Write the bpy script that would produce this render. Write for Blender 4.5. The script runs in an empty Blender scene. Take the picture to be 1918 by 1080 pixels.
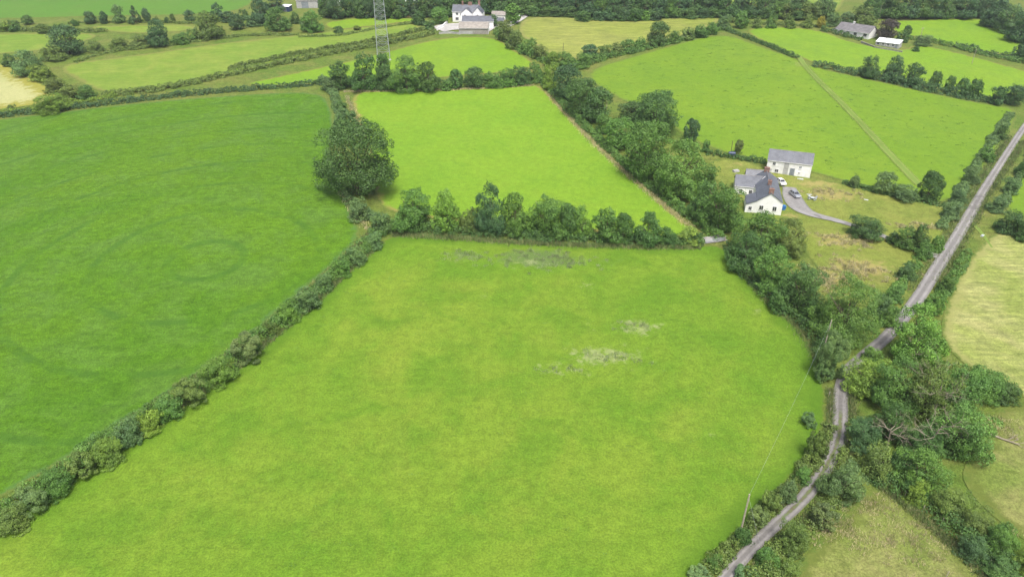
import bpy, bmesh, math, random
import numpy as np
from mathutils import Vector, Matrix
from mathutils.geometry import delaunay_2d_cdt

scene = bpy.context.scene
col = scene.collection
R = math.radians

# ------------------------------------------------------------------ camera
FPX, CAMH, PITCH = 1296.0, 82.0, R(30)
cam = bpy.data.cameras.new('camera'); cam_o = bpy.data.objects.new('camera', cam); col.objects.link(cam_o)
cam_o.location = (0, 0, CAMH); cam_o.rotation_euler = (R(90) - PITCH, 0, 0)
cam.sensor_width = 36; cam.lens = 36 * FPX / 1918; cam.clip_start = 0.5; cam.clip_end = 9000
scene.camera = cam_o

# ------------------------------------------------------------------ sky, sun, exposure
SUN_EL, SUN_AZ = R(64), R(168)          # azimuth clockwise from +Y
world = bpy.data.worlds.new('World'); scene.world = world; world.use_nodes = True
wn, wl = world.node_tree.nodes, world.node_tree.links
sky = wn.new('ShaderNodeTexSky'); sky.sky_type = 'NISHITA'; sky.sun_disc = False
sky.sun_elevation = SUN_EL; sky.sun_rotation = SUN_AZ
sky.air_density = 1.0; sky.dust_density = 6.0; sky.ozone_density = 1.0
hs = wn.new('ShaderNodeHueSaturation'); hs.inputs['Saturation'].default_value = 0.85
wl.new(sky.outputs[0], hs.inputs['Color']); wl.new(hs.outputs[0], wn['Background'].inputs[0])
wn['Background'].inputs[1].default_value = 0.12
sun = bpy.data.lights.new('sun', 'SUN'); sun.energy = 2.3; sun.angle = R(16); sun.color = (1, 0.975, 0.94)
sun_o = bpy.data.objects.new('sun', sun); col.objects.link(sun_o); sun_o.location = (0, -50, 300)
sun_o.rotation_euler = (R(90) - SUN_EL, 0, -SUN_AZ + math.pi)
vs = scene.view_settings; vs.view_transform = 'Standard'; vs.look = 'None'; vs.gamma = 1; vs.use_curve_mapping = False
vs.exposure = 0.72

# ------------------------------------------------------------------ terrain and unprojection
def ss(a, b, x):
    t = np.clip((np.asarray(x, float) - a) / (b - a), 0, 1); return t * t * (3 - 2 * t)
def T(x, y):
    x = np.asarray(x, float); y = np.asarray(y, float)
    z = 22 * ss(140, 480, y) + 5 * np.exp(-((x + 85) / 75) ** 2 - ((y - 190) / 60) ** 2) \
        + 4 * np.exp(-((x - 110) / 70) ** 2 - ((y - 290) / 60) ** 2)
    far = ss(480, 1200, y)
    return z + far * (6 + 7 * np.sin(x / 310 + 1.2) * np.sin(y / 420))
fw = np.array([0, math.cos(PITCH), -math.sin(PITCH)]); up = np.array([0, math.sin(PITCH), math.cos(PITCH)])
CAM = np.array([0, 0, CAMH])
def hit(px, py, h=0.0):
    d = FPX * fw + np.array([px - 959.0, 0, 0]) - (py - 540) * up; d = d / np.linalg.norm(d)
    t = np.arange(20, 3000, 1.0); P = CAM + d[None] * t[:, None]
    below = P[:, 2] <= T(P[:, 0], P[:, 1]) + h
    i = int(np.argmax(below)) if below.any() else len(t) - 1
    a, b = t[i] - 1, t[i]
    for _ in range(16):
        m = (a + b) / 2; p = CAM + d * m
        if p[2] <= T(p[0], p[1]) + h: b = m
        else: a = m
    return CAM + d * b
def depth(p): return float((np.asarray(p) - CAM) @ fw)
def pxm(p): return FPX / depth(p)

# ------------------------------------------------------------------ object helpers
def tag(o, label=None, cat=None, group=None, kind=None):
    if label: o['label'] = label
    if cat: o['category'] = cat
    if group: o['group'] = group
    if kind: o['kind'] = kind
    return o
def link(name, mesh, mat=None, parent=None):
    o = bpy.data.objects.new(name, mesh); col.objects.link(o)
    if mat is not None and mesh is not None and not mesh.materials: mesh.materials.append(mat)
    if parent is not None: o.parent = parent
    return o
def empty(name, loc, rz=0.0):
    o = bpy.data.objects.new(name, None); col.objects.link(o)
    o.location = loc; o.rotation_euler = (0, 0, rz); o.empty_display_size = 0.5; return o
def npmesh(name, V, Fc, n):
    """V (k,3) ; Fc (m,n) faces with n corners each"""
    V = np.asarray(V, np.float32); Fc = np.asarray(Fc, np.int32)
    me = bpy.data.meshes.new(name); m = len(Fc)
    me.vertices.add(len(V)); me.vertices.foreach_set('co', V.ravel())
    me.loops.add(m * n); me.loops.foreach_set('vertex_index', Fc.ravel())
    me.polygons.add(m); me.polygons.foreach_set('loop_start', np.arange(0, m * n, n, dtype=np.int32))
    me.update(calc_edges=True); return me
class MB:
    """collects simple solids; build() links them as one mesh object"""
    def __init__(s): s.v = []; s.f = []
    def add(s, vs, fs):
        k = len(s.v); s.v += [tuple(map(float, q)) for q in vs]; s.f += [tuple(i + k for i in f) for f in fs]; return s
    def box(s, x0, y0, z0, x1, y1, z1):
        return s.add([(x0,y0,z0),(x1,y0,z0),(x1,y1,z0),(x0,y1,z0),(x0,y0,z1),(x1,y0,z1),(x1,y1,z1),(x0,y1,z1)],
                     [(3,2,1,0),(4,5,6,7),(0,1,5,4),(1,2,6,5),(2,3,7,6),(3,0,4,7)])
    def hexa(s, b, t):
        """b, t: 4 bottom and 4 top points (ccw from above)"""
        return s.add(list(b) + list(t), [(3,2,1,0),(4,5,6,7),(0,1,5,4),(1,2,6,5),(2,3,7,6),(3,0,4,7)])
    def prism(s, prof, y0, y1):
        """prof: list of (x,z), extruded along y"""
        n = len(prof); vs = [(x, y0, z) for x, z in prof] + [(x, y1, z) for x, z in prof]
        return s.add(vs, [tuple(range(n)), tuple(range(2*n-1, n-1, -1))] + [((i+1) % n, i, n+i, n+(i+1) % n) for i in range(n)])
    def tube(s, pts, rad, n=6):
        pts = [Vector(p) for p in pts]; k = len(s.v); rings = []
        if not hasattr(rad, '__len__'): rad = [rad] * len(pts)
        for i, p in enumerate(pts):
            d = (pts[min(i+1, len(pts)-1)] - pts[max(i-1, 0)]).normalized()
            a = d.orthogonal().normalized(); b = d.cross(a)
            s.v += [tuple(p + (a * math.cos(2*math.pi*j/n) + b * math.sin(2*math.pi*j/n)) * rad[i]) for j in range(n)]
        for i in range(len(pts)-1):
            for j in range(n):
                s.f.append((k+i*n+j, k+i*n+(j+1) % n, k+(i+1)*n+(j+1) % n, k+(i+1)*n+j))
        s.f.append(tuple(k+j for j in reversed(range(n)))); e = k+(len(pts)-1)*n; s.f.append(tuple(e+j for j in range(n)))
        return s
    def mesh(s, name):
        me = bpy.data.meshes.new(name); me.from_pydata(s.v, [], s.f); me.update(); return me
    def build(s, name, mat, parent=None): return link(name, s.mesh(name), mat, parent)

# ------------------------------------------------------------------ materials
def newmat(name):
    m = bpy.data.materials.new(name); m.use_nodes = True
    return m, m.node_tree.nodes, m.node_tree.links, m.node_tree.nodes['Principled BSDF']
class NT:
    """thin node helper"""
    def __init__(s, nt): s.n = nt.nodes; s.l = nt.links
    def new(s, t, **kw):
        q = s.n.new(t)
        for k, v in kw.items(): setattr(q, k, v)
        return q
    def put(s, sock, v):
        if isinstance(v, bpy.types.NodeSocket): s.l.new(v, sock)
        elif v is not None: sock.default_value = v
    def coord(s, scale=(1, 1, 1), rot=0.0):
        tc = s.new('ShaderNodeTexCoord'); mp = s.new('ShaderNodeMapping'); s.l.new(tc.outputs['Object'], mp.inputs[0])
        mp.inputs['Scale'].default_value = scale; mp.inputs['Rotation'].default_value = (0, 0, rot); return mp.outputs[0]
    def noise(s, vec, scale, detail=3, rough=0.55, dist=0.0):
        q = s.new('ShaderNodeTexNoise'); s.put(q.inputs['Vector'], vec); q.inputs['Scale'].default_value = scale
        q.inputs['Detail'].default_value = detail; q.inputs['Roughness'].default_value = rough; q.inputs['Distortion'].default_value = dist
        return q.outputs['Fac']
    def ramp(s, v, a, b, lo=0.0, hi=1.0):
        q = s.new('ShaderNodeMapRange'); q.interpolation_type = 'SMOOTHSTEP'; s.put(q.inputs[0], v)
        q.inputs[1].default_value = a; q.inputs[2].default_value = b; q.inputs[3].default_value = lo; q.inputs[4].default_value = hi
        return q.outputs[0]
    def math(s, op, a, b=None):
        q = s.new('ShaderNodeMath', operation=op); s.put(q.inputs[0], a); s.put(q.inputs[1], b); return q.outputs[0]
    def mix(s, f, a, b, blend='MIX'):
        q = s.new('ShaderNodeMix', data_type='RGBA', blend_type=blend)
        s.put(q.inputs[0], f); s.put(q.inputs[6], rgba(a)); s.put(q.inputs[7], rgba(b)); return q.outputs[2]
    def attr(s, name):
        q = s.new('ShaderNodeAttribute'); q.attribute_name = name; return q.outputs['Fac']
    def bump(s, h, strength, dist):
        q = s.new('ShaderNodeBump'); s.put(q.inputs['Height'], h); q.inputs['Strength'].default_value = strength
        q.inputs['Distance'].default_value = dist; return q.outputs[0]
def rgba(c): return (c[0], c[1], c[2], 1.0) if isinstance(c, (tuple, list)) else c

def grass_mat(name, c1, c2, c3, margin=(0.26, 0.2, 0.1), mw=2.5, edge_col=None, lw=6.0, pale=(0.30, 0.29, 0.17), rush=(0.12, 0.16, 0.06),
              streak=0.0, srot=0.0, sscale=(0.25, 1.6), fine=0.32, tuft=0.0, tcol=(0.05, 0.1, 0.03), base=0.012, rings=None):
    sc = lambda q, k=(0.76, 0.80, 0.52): tuple(a * b for a, b in zip(q, k))
    c1, c2, c3, margin, pale, rush, tcol = map(sc, (c1, c2, c3, margin, pale, rush, tcol)); edge_col = sc(edge_col) if edge_col else None
    m, n, l, bs = newmat(name); N = NT(m.node_tree); co = N.coord()
    big = N.noise(co, base * 1.3, 4, 0.6, 0.6); mid = N.noise(co, 0.09, 5, 0.62, 0.4); sm = N.noise(co, 0.55, 5, 0.7)
    fi = N.noise(co, 3.2, 4, 0.8)
    c = N.mix(N.ramp(big, 0.34, 0.66), c1, c2)
    c = N.mix(N.ramp(mid, 0.40, 0.68, 0, 0.7), c, c3)
    dry = N.noise(co, 0.035, 5, 0.7, 1.2); c = N.mix(N.ramp(dry, 0.52, 0.72, 0, 0.22), c, tuple(min(1, a * b) for a, b in zip(c2, (1.28, 1.04, 1.5))))
    if streak:
        st = N.noise(N.coord((sscale[0], sscale[1], 1), srot), 0.5, 5, 0.68, 0.5)
        c = N.mix(streak, c, N.mix(N.ramp(st, 0.32, 0.68), (0.35, 0.45, 0.35), (1.55, 1.5, 1.45)), 'MULTIPLY')
    c = N.mix(1.0, c, N.mix(N.ramp(sm, 0.28, 0.72), (1 - fine * 0.6,) * 3, (1 + fine * 0.6,) * 3), 'MULTIPLY')
    c = N.mix(1.0, c, N.mix(N.ramp(fi, 0.25, 0.75), (1 - fine * 1.3,) * 3, (1 + fine * 1.3,) * 3), 'MULTIPLY')
    if tuft:
        tn = N.noise(N.coord((0.8, 1.9, 1), -0.25), 0.34, 3, 0.6, 0.3)
        tb = N.noise(co, 0.02, 2)
        c = N.mix(N.math('MULTIPLY', N.ramp(tn, 0.615, 0.69), N.ramp(tb, 0.36, 0.55, 0.15, tuft)), c, tcol)
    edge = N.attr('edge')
    if edge_col:
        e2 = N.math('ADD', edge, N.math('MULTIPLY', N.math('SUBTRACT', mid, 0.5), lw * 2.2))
        c = N.mix(N.ramp(e2, lw * 0.2, lw, 0.7, 0.0), c, edge_col)  # deeper green towards the field boundary, broken up by noise
    ru = N.math('ADD', N.attr('rush'), N.math('MULTIPLY', N.math('SUBTRACT', sm, 0.5), 1.3))
    c = N.mix(N.ramp(ru, 0.35, 0.75, 0, 0.8), c, rush)
    pn = N.noise(co, 0.45, 6, 0.75)
    pa = N.math('ADD', N.attr('pale'), N.math('MULTIPLY', N.math('SUBTRACT', pn, 0.5), 2.4))
    c = N.mix(N.ramp(pa, 0.40, 0.95, 0, 0.8), c, pale)
    if mw:
        e1 = N.math('ADD', edge, N.math('MULTIPLY', N.math('SUBTRACT', N.noise(co, 0.35, 4, 0.65), 0.5), mw * 2.4))
        c = N.mix(N.ramp(e1, mw * 0.35, mw, 0.85, 0.0), c, margin)
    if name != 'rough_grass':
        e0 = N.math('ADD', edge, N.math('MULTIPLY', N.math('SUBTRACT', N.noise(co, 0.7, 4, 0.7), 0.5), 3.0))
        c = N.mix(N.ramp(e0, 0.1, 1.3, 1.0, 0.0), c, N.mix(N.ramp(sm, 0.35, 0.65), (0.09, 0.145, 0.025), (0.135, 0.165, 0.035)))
    if rings:
        tc = N.new('ShaderNodeTexCoord'); mp = N.new('ShaderNodeMapping'); l.new(tc.outputs['Object'], mp.inputs[0])
        mp.inputs['Location'].default_value = (-rings[0], -rings[1], 0)
        wv = N.new('ShaderNodeTexWave', wave_type='RINGS', rings_direction='Z'); l.new(mp.outputs[0], wv.inputs['Vector'])
        wv.inputs['Scale'].default_value = 0.018; wv.inputs['Distortion'].default_value = 0.9; wv.inputs['Detail'].default_value = 2; wv.inputs['Detail Scale'].default_value = 0.6
        c = N.mix(N.math('MULTIPLY', N.ramp(wv.outputs['Fac'], 0.94, 0.995), N.ramp(mid, 0.36, 0.6, 0.05, 0.55)), c, (0.045, 0.12, 0.012))
    l.new(c, bs.inputs['Base Color']); bs.inputs['Roughness'].default_value = 0.75
    bs.inputs['Specular IOR Level'].default_value = 0.12
    l.new(N.bump(N.math('ADD', fi, N.math('MULTIPLY', sm, 1.6)), 0.55, 0.28), bs.inputs['Normal'])
    return m

def simple_mat(name, c1, c2, scale=3.0, rough=0.7, bump=0.2, bdist=0.03, spec=0.4, detail=5, metallic=0.0):
    m, n, l, bs = newmat(name); N = NT(m.node_tree); co = N.coord()
    a = N.noise(co, scale, detail, 0.65); b = N.noise(co, scale * 0.17, 3)
    c = N.mix(N.ramp(a, 0.3, 0.7), c1, c2); c = N.mix(0.6, c, N.mix(N.ramp(b, 0.3, 0.7), (0.8,) * 3, (1.15,) * 3), 'MULTIPLY')
    l.new(c, bs.inputs['Base Color']); bs.inputs['Roughness'].default_value = rough; bs.inputs['Metallic'].default_value = metallic
    bs.inputs['Specular IOR Level'].default_value = spec
    if bump: l.new(N.bump(a, bump, bdist), bs.inputs['Normal'])
    return m

def leaf_mat(name, vary=0.24):
    """foliage: the object's own colour, varied from leaf cluster to leaf cluster"""
    m, n, l, bs = newmat(name); N = NT(m.node_tree)
    oi = N.new('ShaderNodeObjectInfo'); ge = N.new('ShaderNodeNewGeometry'); co = N.coord()
    rnd = ge.outputs['Random Per Island']
    c = N.mix(1.0, oi.outputs['Color'], N.mix(rnd, (1 - vary, 1 - vary, 1 - vary), (1 + vary * 1.2, 1 + vary * 1.1, 1 + vary * 0.6)), 'MULTIPLY')
    pos = N.noise(ge.outputs['Position'], 0.45, 3, 0.6)
    c = N.mix(1.0, c, N.mix(N.ramp(pos, 0.3, 0.7), (0.82, 0.86, 0.95), (1.2, 1.15, 1.0)), 'MULTIPLY')
    l.new(c, bs.inputs['Base Color']); bs.inputs['Roughness'].default_value = 0.55; bs.inputs['Specular IOR Level'].default_value = 0.35
    tr = N.new('ShaderNodeBsdfTranslucent'); l.new(c, tr.inputs[0])
    mx = N.new('ShaderNodeMixShader'); mx.inputs[0].default_value = 0.06
    l.new(bs.outputs[0], mx.inputs[1]); l.new(tr.outputs[0], mx.inputs[2])
    l.new(mx.outputs[0], n['Material Output'].inputs[0]); return m

M = {}
M['leaf'] = leaf_mat('leaf_green')
M['bark'] = simple_mat('bark', (0.10, 0.075, 0.05), (0.19, 0.155, 0.11), 4, 0.9, 0.5)
M['deadwood'] = simple_mat('dead_wood', (0.19, 0.165, 0.12), (0.32, 0.28, 0.21), 4, 0.85, 0.4)
M['render'] = simple_mat('white_render', (0.78, 0.78, 0.77), (0.84, 0.84, 0.83), 1.2, 0.85, 0.1)
M['oldrender'] = simple_mat('old_whitewash', (0.66, 0.66, 0.64), (0.83, 0.83, 0.82), 0.9, 0.9, 0.3)
M['greywall'] = simple_mat('grey_block_wall', (0.30, 0.30, 0.29), (0.42, 0.42, 0.41), 1.6, 0.9, 0.3)
M['stone'] = simple_mat('field_stone', (0.20, 0.19, 0.17), (0.34, 0.32, 0.29), 1.8, 0.9, 0.6)
M['brick'] = simple_mat('red_brick', (0.20, 0.115, 0.09), (0.30, 0.19, 0.15), 3, 0.9, 0.3)
M['glass'] = simple_mat('dark_glass', (0.02, 0.025, 0.03), (0.05, 0.055, 0.06), 1, 0.12, 0, spec=0.6)
M['frame'] = simple_mat('white_frame', (0.7, 0.7, 0.7), (0.8, 0.8, 0.8), 2, 0.5, 0)
M['greydoor'] = simple_mat('grey_painted_door', (0.16, 0.18, 0.20), (0.24, 0.27, 0.29), 2, 0.6, 0.1)
M['tinwhite'] = simple_mat('white_sheet', (0.78, 0.79, 0.80), (0.85, 0.86, 0.86), 1, 0.45, 0.05)
M['blue'] = simple_mat('blue_plastic', (0.015, 0.10, 0.30), (0.03, 0.16, 0.42), 2, 0.5, 0.05)
M['navy'] = simple_mat('navy_plastic', (0.02, 0.035, 0.09), (0.04, 0.06, 0.13), 2, 0.45, 0.05)
M['carwhite'] = simple_mat('white_car_paint', (0.76, 0.77, 0.78), (0.80, 0.80, 0.80), 1, 0.22, 0, spec=0.6)
M['carsilver'] = simple_mat('silver_car_paint', (0.42, 0.44, 0.47), (0.5, 0.52, 0.55), 1, 0.25, 0, spec=0.7, metallic=0.5)
M['rubber'] = simple_mat('tyre_rubber', (0.015, 0.015, 0.015), (0.03, 0.03, 0.03), 5, 0.8, 0)
M['steel'] = simple_mat('galvanised_steel', (0.36, 0.39, 0.42), (0.50, 0.53, 0.56), 2, 0.45, 0, metallic=0.4)
M['wood'] = simple_mat('weathered_pole', (0.27, 0.24, 0.18), (0.42, 0.38, 0.30), 3, 0.9, 0.3)
M['darkwood'] = simple_mat('creosoted_pole', (0.07, 0.055, 0.04), (0.13, 0.10, 0.08), 3, 0.9, 0.3)
M['plastic'] = simple_mat('pale_plastic', (0.36, 0.40, 0.43), (0.58, 0.61, 0.63), 3, 0.5, 0.1)
M['concrete'] = simple_mat('yard_concrete', (0.30, 0.29, 0.27), (0.44, 0.43, 0.41), 0.7, 0.9, 0.2)
M['gravel'] = simple_mat('gravel', (0.20, 0.19, 0.18), (0.36, 0.35, 0.34), 2.5, 0.95, 0.4)
M['earth'] = simple_mat('bare_earth', (0.30, 0.22, 0.13), (0.46, 0.36, 0.24), 0.8, 0.95, 0.5, 0.2)

def slate_mat(name, c1, c2):
    m, n, l, bs = newmat(name); N = NT(m.node_tree); co = N.coord()
    br = N.new('ShaderNodeTexBrick'); l.new(N.coord((1, 1, 1)), br.inputs['Vector']); br.inputs['Scale'].default_value = 2.2
    br.inputs['Color1'].default_value = rgba(c1); br.inputs['Color2'].default_value = rgba(c2)
    br.inputs['Mortar'].default_value = rgba(tuple(q * 0.6 for q in c1)); br.inputs['Mortar Size'].default_value = 0.012
    w = N.noise(co, 0.6, 5, 0.65)
    c = N.mix(0.8, br.outputs['Color'], N.mix(N.ramp(w, 0.3, 0.7), (0.72,) * 3, (1.25, 1.25, 1.22)), 'MULTIPLY')
    l.new(c, bs.inputs['Base Color']); bs.inputs['Roughness'].default_value = 0.5
    l.new(N.bump(br.outputs['Fac'], 0.3, 0.02), bs.inputs['Normal']); return m
M['slate'] = slate_mat('blue_grey_slate', (0.095, 0.105, 0.128), (0.125, 0.135, 0.158))
M['tile'] = slate_mat('grey_roof_tile', (0.15, 0.145, 0.15), (0.20, 0.19, 0.195))
M['asbestos'] = slate_mat('pale_sheet_roof', (0.25, 0.23, 0.20), (0.31, 0.28, 0.25))

def road_mat(name, dark, light, green=0.0, wear=1.0):
    """'across' runs -1..1 over the width, 'along' in metres"""
    m, n, l, bs = newmat(name); N = NT(m.node_tree); co = N.coord()
    ac = N.math('ABSOLUTE', N.attr('across')); a = N.noise(co, 1.6, 6, 0.7); b = N.noise(co, 0.12, 3)
    c = N.mix(N.ramp(a, 0.3, 0.7), dark, light)
    c = N.mix(N.ramp(b, 0.4, 0.65, 0, 0.55), c, tuple(min(1, q * 1.25) for q in light))
    tk = N.math('ADD', N.math('ABSOLUTE', N.math('SUBTRACT', ac, 0.5)), N.math('MULTIPLY', N.math('SUBTRACT', b, 0.5), 0.25))
    c = N.mix(wear, c, N.mix(N.ramp(tk, 0.08, 0.32), (1.22, 1.22, 1.22), (0.84, 0.84, 0.82)), 'MULTIPLY')
    pt = N.noise(co, 0.22, 2, 0.4); c = N.mix(N.ramp(pt, 0.62, 0.66, 0, 0.5), c, (0.09, 0.085, 0.08))
    e = N.math('ADD', ac, N.math('MULTIPLY', N.math('SUBTRACT', N.noise(co, 0.9, 4, 0.7), 0.5), 0.5))
    c = N.mix(N.ramp(e, 0.88, 1.02, 0, 0.9), c, (0.11, 0.14, 0.05))
    if green:
        g = N.math('ADD', ac, N.math('MULTIPLY', N.math('SUBTRACT', N.noise(co, 1.1, 4, 0.7), 0.5), 0.7))
        gm = N.math('MULTIPLY', N.ramp(g, 0.12, 0.3, green, 0.0), N.attr('strip'))
        c = N.mix(gm, c, N.mix(N.ramp(a, 0.35, 0.6), (0.10, 0.085, 0.045), (0.10, 0.14, 0.04)))
    l.new(c, bs.inputs['Base Color']); bs.inputs['Roughness'].default_value = 0.85
    l.new(N.bump(a, 0.3, 0.03), bs.inputs['Normal']); return m
M['tarmac'] = road_mat('worn_tarmac', (0.165, 0.158, 0.152), (0.205, 0.197, 0.188))
M['lane'] = road_mat('lane_surface', (0.125, 0.119, 0.114), (0.18, 0.171, 0.163), 0.95)
M['drive'] = road_mat('drive_gravel', (0.16, 0.156, 0.15), (0.24, 0.234, 0.226), 0.0, 0.25)

# ------------------------------------------------------------------ ground sheet
def axis(a, b, fine0, fine1, step, grow):
    v = list(np.arange(fine0, fine1 + 0.1, step)); s = step; x = fine1
    while x < b: s *= grow; x += s; v.append(x)
    s = step; x = fine0; w = []
    while x > a: s *= grow; x -= s; w.append(x)
    return np.array(w[::-1] + v)
gx = axis(-3500, 3500, -340, 340, 5, 1.22); gy = axis(-600, 5000, 20, 520, 5, 1.22)
X, Y = np.meshgrid(gx, gy); Z = T(X, Y)
idx = np.arange(X.size).reshape(X.shape)
quads = np.stack([idx[:-1, :-1], idx[:-1, 1:], idx[1:, 1:], idx[1:, :-1]], -1).reshape(-1, 4)
gme = npmesh('ground', np.stack([X, Y, Z], -1).reshape(-1, 3), quads, 4)
gme.polygons.foreach_set('use_smooth', np.ones(len(quads), bool))
M['rough'] = grass_mat('rough_grass', (0.11, 0.18, 0.04), (0.16, 0.20, 0.055), (0.21, 0.21, 0.085), mw=0, fine=0.35)
tag(link('ground', gme, M['rough']), kind='structure')

# ------------------------------------------------------------------ fields
def resample(P, step):
    out = []
    for a, b in zip(P[:-1], P[1:]):
        n = max(1, int(np.linalg.norm(b - a) / step))
        out += [a + (b - a) * k / n for k in range(n)]
    out.append(P[-1]); return np.array(out)
def smooth_line(P, it=2):
    P = np.asarray(P, float)
    for _ in range(it):
        Q = [P[0]]
        for a, b in zip(P[:-1], P[1:]): Q += [a * 0.75 + b * 0.25, a * 0.25 + b * 0.75]
        Q.append(P[-1]); P = np.array(Q)
    return P
def inside(P, x, y):
    r = np.zeros(x.shape, bool); n = len(P)
    for i in range(n):
        x1, y1 = P[i]; x2, y2 = P[(i + 1) % n]
        c = (y1 > y) != (y2 > y)
        with np.errstate(divide='ignore', invalid='ignore'):
            r ^= c & (x < (x2 - x1) * (y - y1) / (y2 - y1) + x1)
    return r
def segdist(P, Q):
    """distance of points Q to closed polygon P"""
    d = np.full(len(Q), 1e9)
    for a, b in zip(P, np.roll(P, -1, 0)):
        ab = b - a; t = np.clip(((Q - a) @ ab) / max(ab @ ab, 1e-9), 0, 1)
        d = np.minimum(d, np.linalg.norm(Q - a - t[:, None] * ab, axis=1))
    return d
field_no = 0
def field(pix, mat, pitch=3.0, blobs=(), closed_smooth=True, name='field', off=None):
    global field_no; field_no += 1
    off = off or 0.05 + 0.004 * field_no
    P = np.array([hit(*p)[:2] for p in pix])
    if closed_smooth:
        for _ in range(2):
            nx = np.roll(P, -1, 0); P = np.stack([P * 0.75 + nx * 0.25, P * 0.25 + nx * 0.75], 1).reshape(-1, 2)
    P = resample(np.vstack([P, P[:1]]), pitch)[:-1]
    x0, y0 = P.min(0); x1, y1 = P.max(0)
    g = np.stack(np.meshgrid(np.arange(x0, x1, pitch), np.arange(y0, y1, pitch)), -1).reshape(-1, 2)
    g = g + np.random.RandomState(field_no).uniform(-0.2, 0.2, g.shape) * pitch
    g = g[inside(P, g[:, 0], g[:, 1])]
    g = g[segdist(P, g) > pitch * 0.4]
    n = len(P); V = [Vector(q) for q in P] + [Vector(q) for q in g]
    v, e, f, *_ = delaunay_2d_cdt(V, [(i, (i + 1) % n) for i in range(n)], [], 1, 1e-4)
    v = np.array([(q.x, q.y) for q in v])
    tri = np.array([t if ((v[t[1]] - v[t[0]])[0] * (v[t[2]] - v[t[0]])[1] - (v[t[1]] - v[t[0]])[1] * (v[t[2]] - v[t[0]])[0]) > 0 else t[::-1]
                    for t in f if len(t) == 3])
    me = npmesh(name, np.column_stack([v, T(v[:, 0], v[:, 1]) + off]), tri, 3)
    me.polygons.foreach_set('use_smooth', np.ones(len(tri), bool))
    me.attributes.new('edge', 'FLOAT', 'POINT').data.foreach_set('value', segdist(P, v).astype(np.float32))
    at = {'pale': np.zeros(len(v)), 'rush': np.zeros(len(v))}
    for kind, px, py, rx, ry, s in blobs:
        c = hit(px, py); rxm = rx / pxm(c); ex = hit(px, py + ry)[:2]; rym = abs(ex[1] - c[1])
        q = ((v[:, 0] - c[0]) / rxm) ** 2 + ((v[:, 1] - c[1]) / rym) ** 2
        at[kind] = np.maximum(at[kind], s * np.exp(-q))
    for k, a in at.items(): me.attributes.new(k, 'FLOAT', 'POINT').data.foreach_set('value', a.astype(np.float32))
    return tag(link(name, me, mat), kind='structure')

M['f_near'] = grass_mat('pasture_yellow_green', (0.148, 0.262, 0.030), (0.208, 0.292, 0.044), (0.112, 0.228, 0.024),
                        margin=(0.17, 0.20, 0.05), mw=1.2, edge_col=(0.085, 0.185, 0.02), lw=6, fine=0.24, pale=(0.36, 0.39, 0.26), rush=(0.135, 0.20, 0.09), tuft=0.18, tcol=(0.10, 0.20, 0.03))
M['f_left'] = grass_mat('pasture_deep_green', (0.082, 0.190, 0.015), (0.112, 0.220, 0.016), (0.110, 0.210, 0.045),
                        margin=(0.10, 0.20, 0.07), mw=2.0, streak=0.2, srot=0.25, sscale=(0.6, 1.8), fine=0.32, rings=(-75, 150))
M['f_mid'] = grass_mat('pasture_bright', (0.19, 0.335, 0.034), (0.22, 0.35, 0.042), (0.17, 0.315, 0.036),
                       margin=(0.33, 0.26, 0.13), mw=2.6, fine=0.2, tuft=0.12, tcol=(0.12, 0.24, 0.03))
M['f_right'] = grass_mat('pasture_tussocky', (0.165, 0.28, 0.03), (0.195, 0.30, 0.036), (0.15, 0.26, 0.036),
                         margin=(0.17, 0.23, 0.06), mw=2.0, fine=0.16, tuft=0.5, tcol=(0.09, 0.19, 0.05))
M['f_light'] = grass_mat('mown_light_green', (0.175, 0.275, 0.055), (0.20, 0.285, 0.06), (0.27, 0.32, 0.09),
                         margin=(0.24, 0.23, 0.10), mw=3, streak=0.2, srot=0.12, fine=0.14)
M['f_strip'] = grass_mat('pasture_strip', (0.19, 0.33, 0.03), (0.22, 0.34, 0.04), (0.165, 0.29, 0.045), mw=2, fine=0.16)
M['f_hay'] = grass_mat('cut_hay_meadow', (0.26, 0.30, 0.085), (0.32, 0.335, 0.12), (0.24, 0.255, 0.10), margin=(0.28, 0.27, 0.13), mw=3,
                       streak=0.35, srot=0.9, sscale=(0.2, 1.2), fine=0.18)
M['f_hay2'] = grass_mat('cut_hay_near', (0.245, 0.30, 0.09), (0.335, 0.345, 0.17), (0.41, 0.385, 0.24), margin=(0.34, 0.33, 0.17), mw=3,
                        streak=0.4, srot=1.25, sscale=(0.3, 2.0), fine=0.3)
M['f_stubble'] = grass_mat('pale_stubble', (0.44, 0.43, 0.28), (0.48, 0.46, 0.31), (0.40, 0.41, 0.25), margin=(0.30, 0.28, 0.05), mw=9, fine=0.12)
M['f_far'] = grass_mat('far_pasture', (0.105, 0.235, 0.045), (0.125, 0.25, 0.05), (0.12, 0.22, 0.055), mw=1.5, fine=0.12)
M['f_garden'] = grass_mat('rough_garden', (0.19, 0.255, 0.045), (0.24, 0.26, 0.085), (0.15, 0.21, 0.05), mw=0, pale=(0.40, 0.32, 0.18), rush=(0.19, 0.17, 0.08), fine=0.3)
M['f_paddock'] = grass_mat('rough_paddock', (0.17, 0.225, 0.065), (0.24, 0.255, 0.10), (0.29, 0.27, 0.15), margin=(0.14, 0.17, 0.05), mw=3, fine=0.32, pale=(0.36, 0.32, 0.19))

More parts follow.
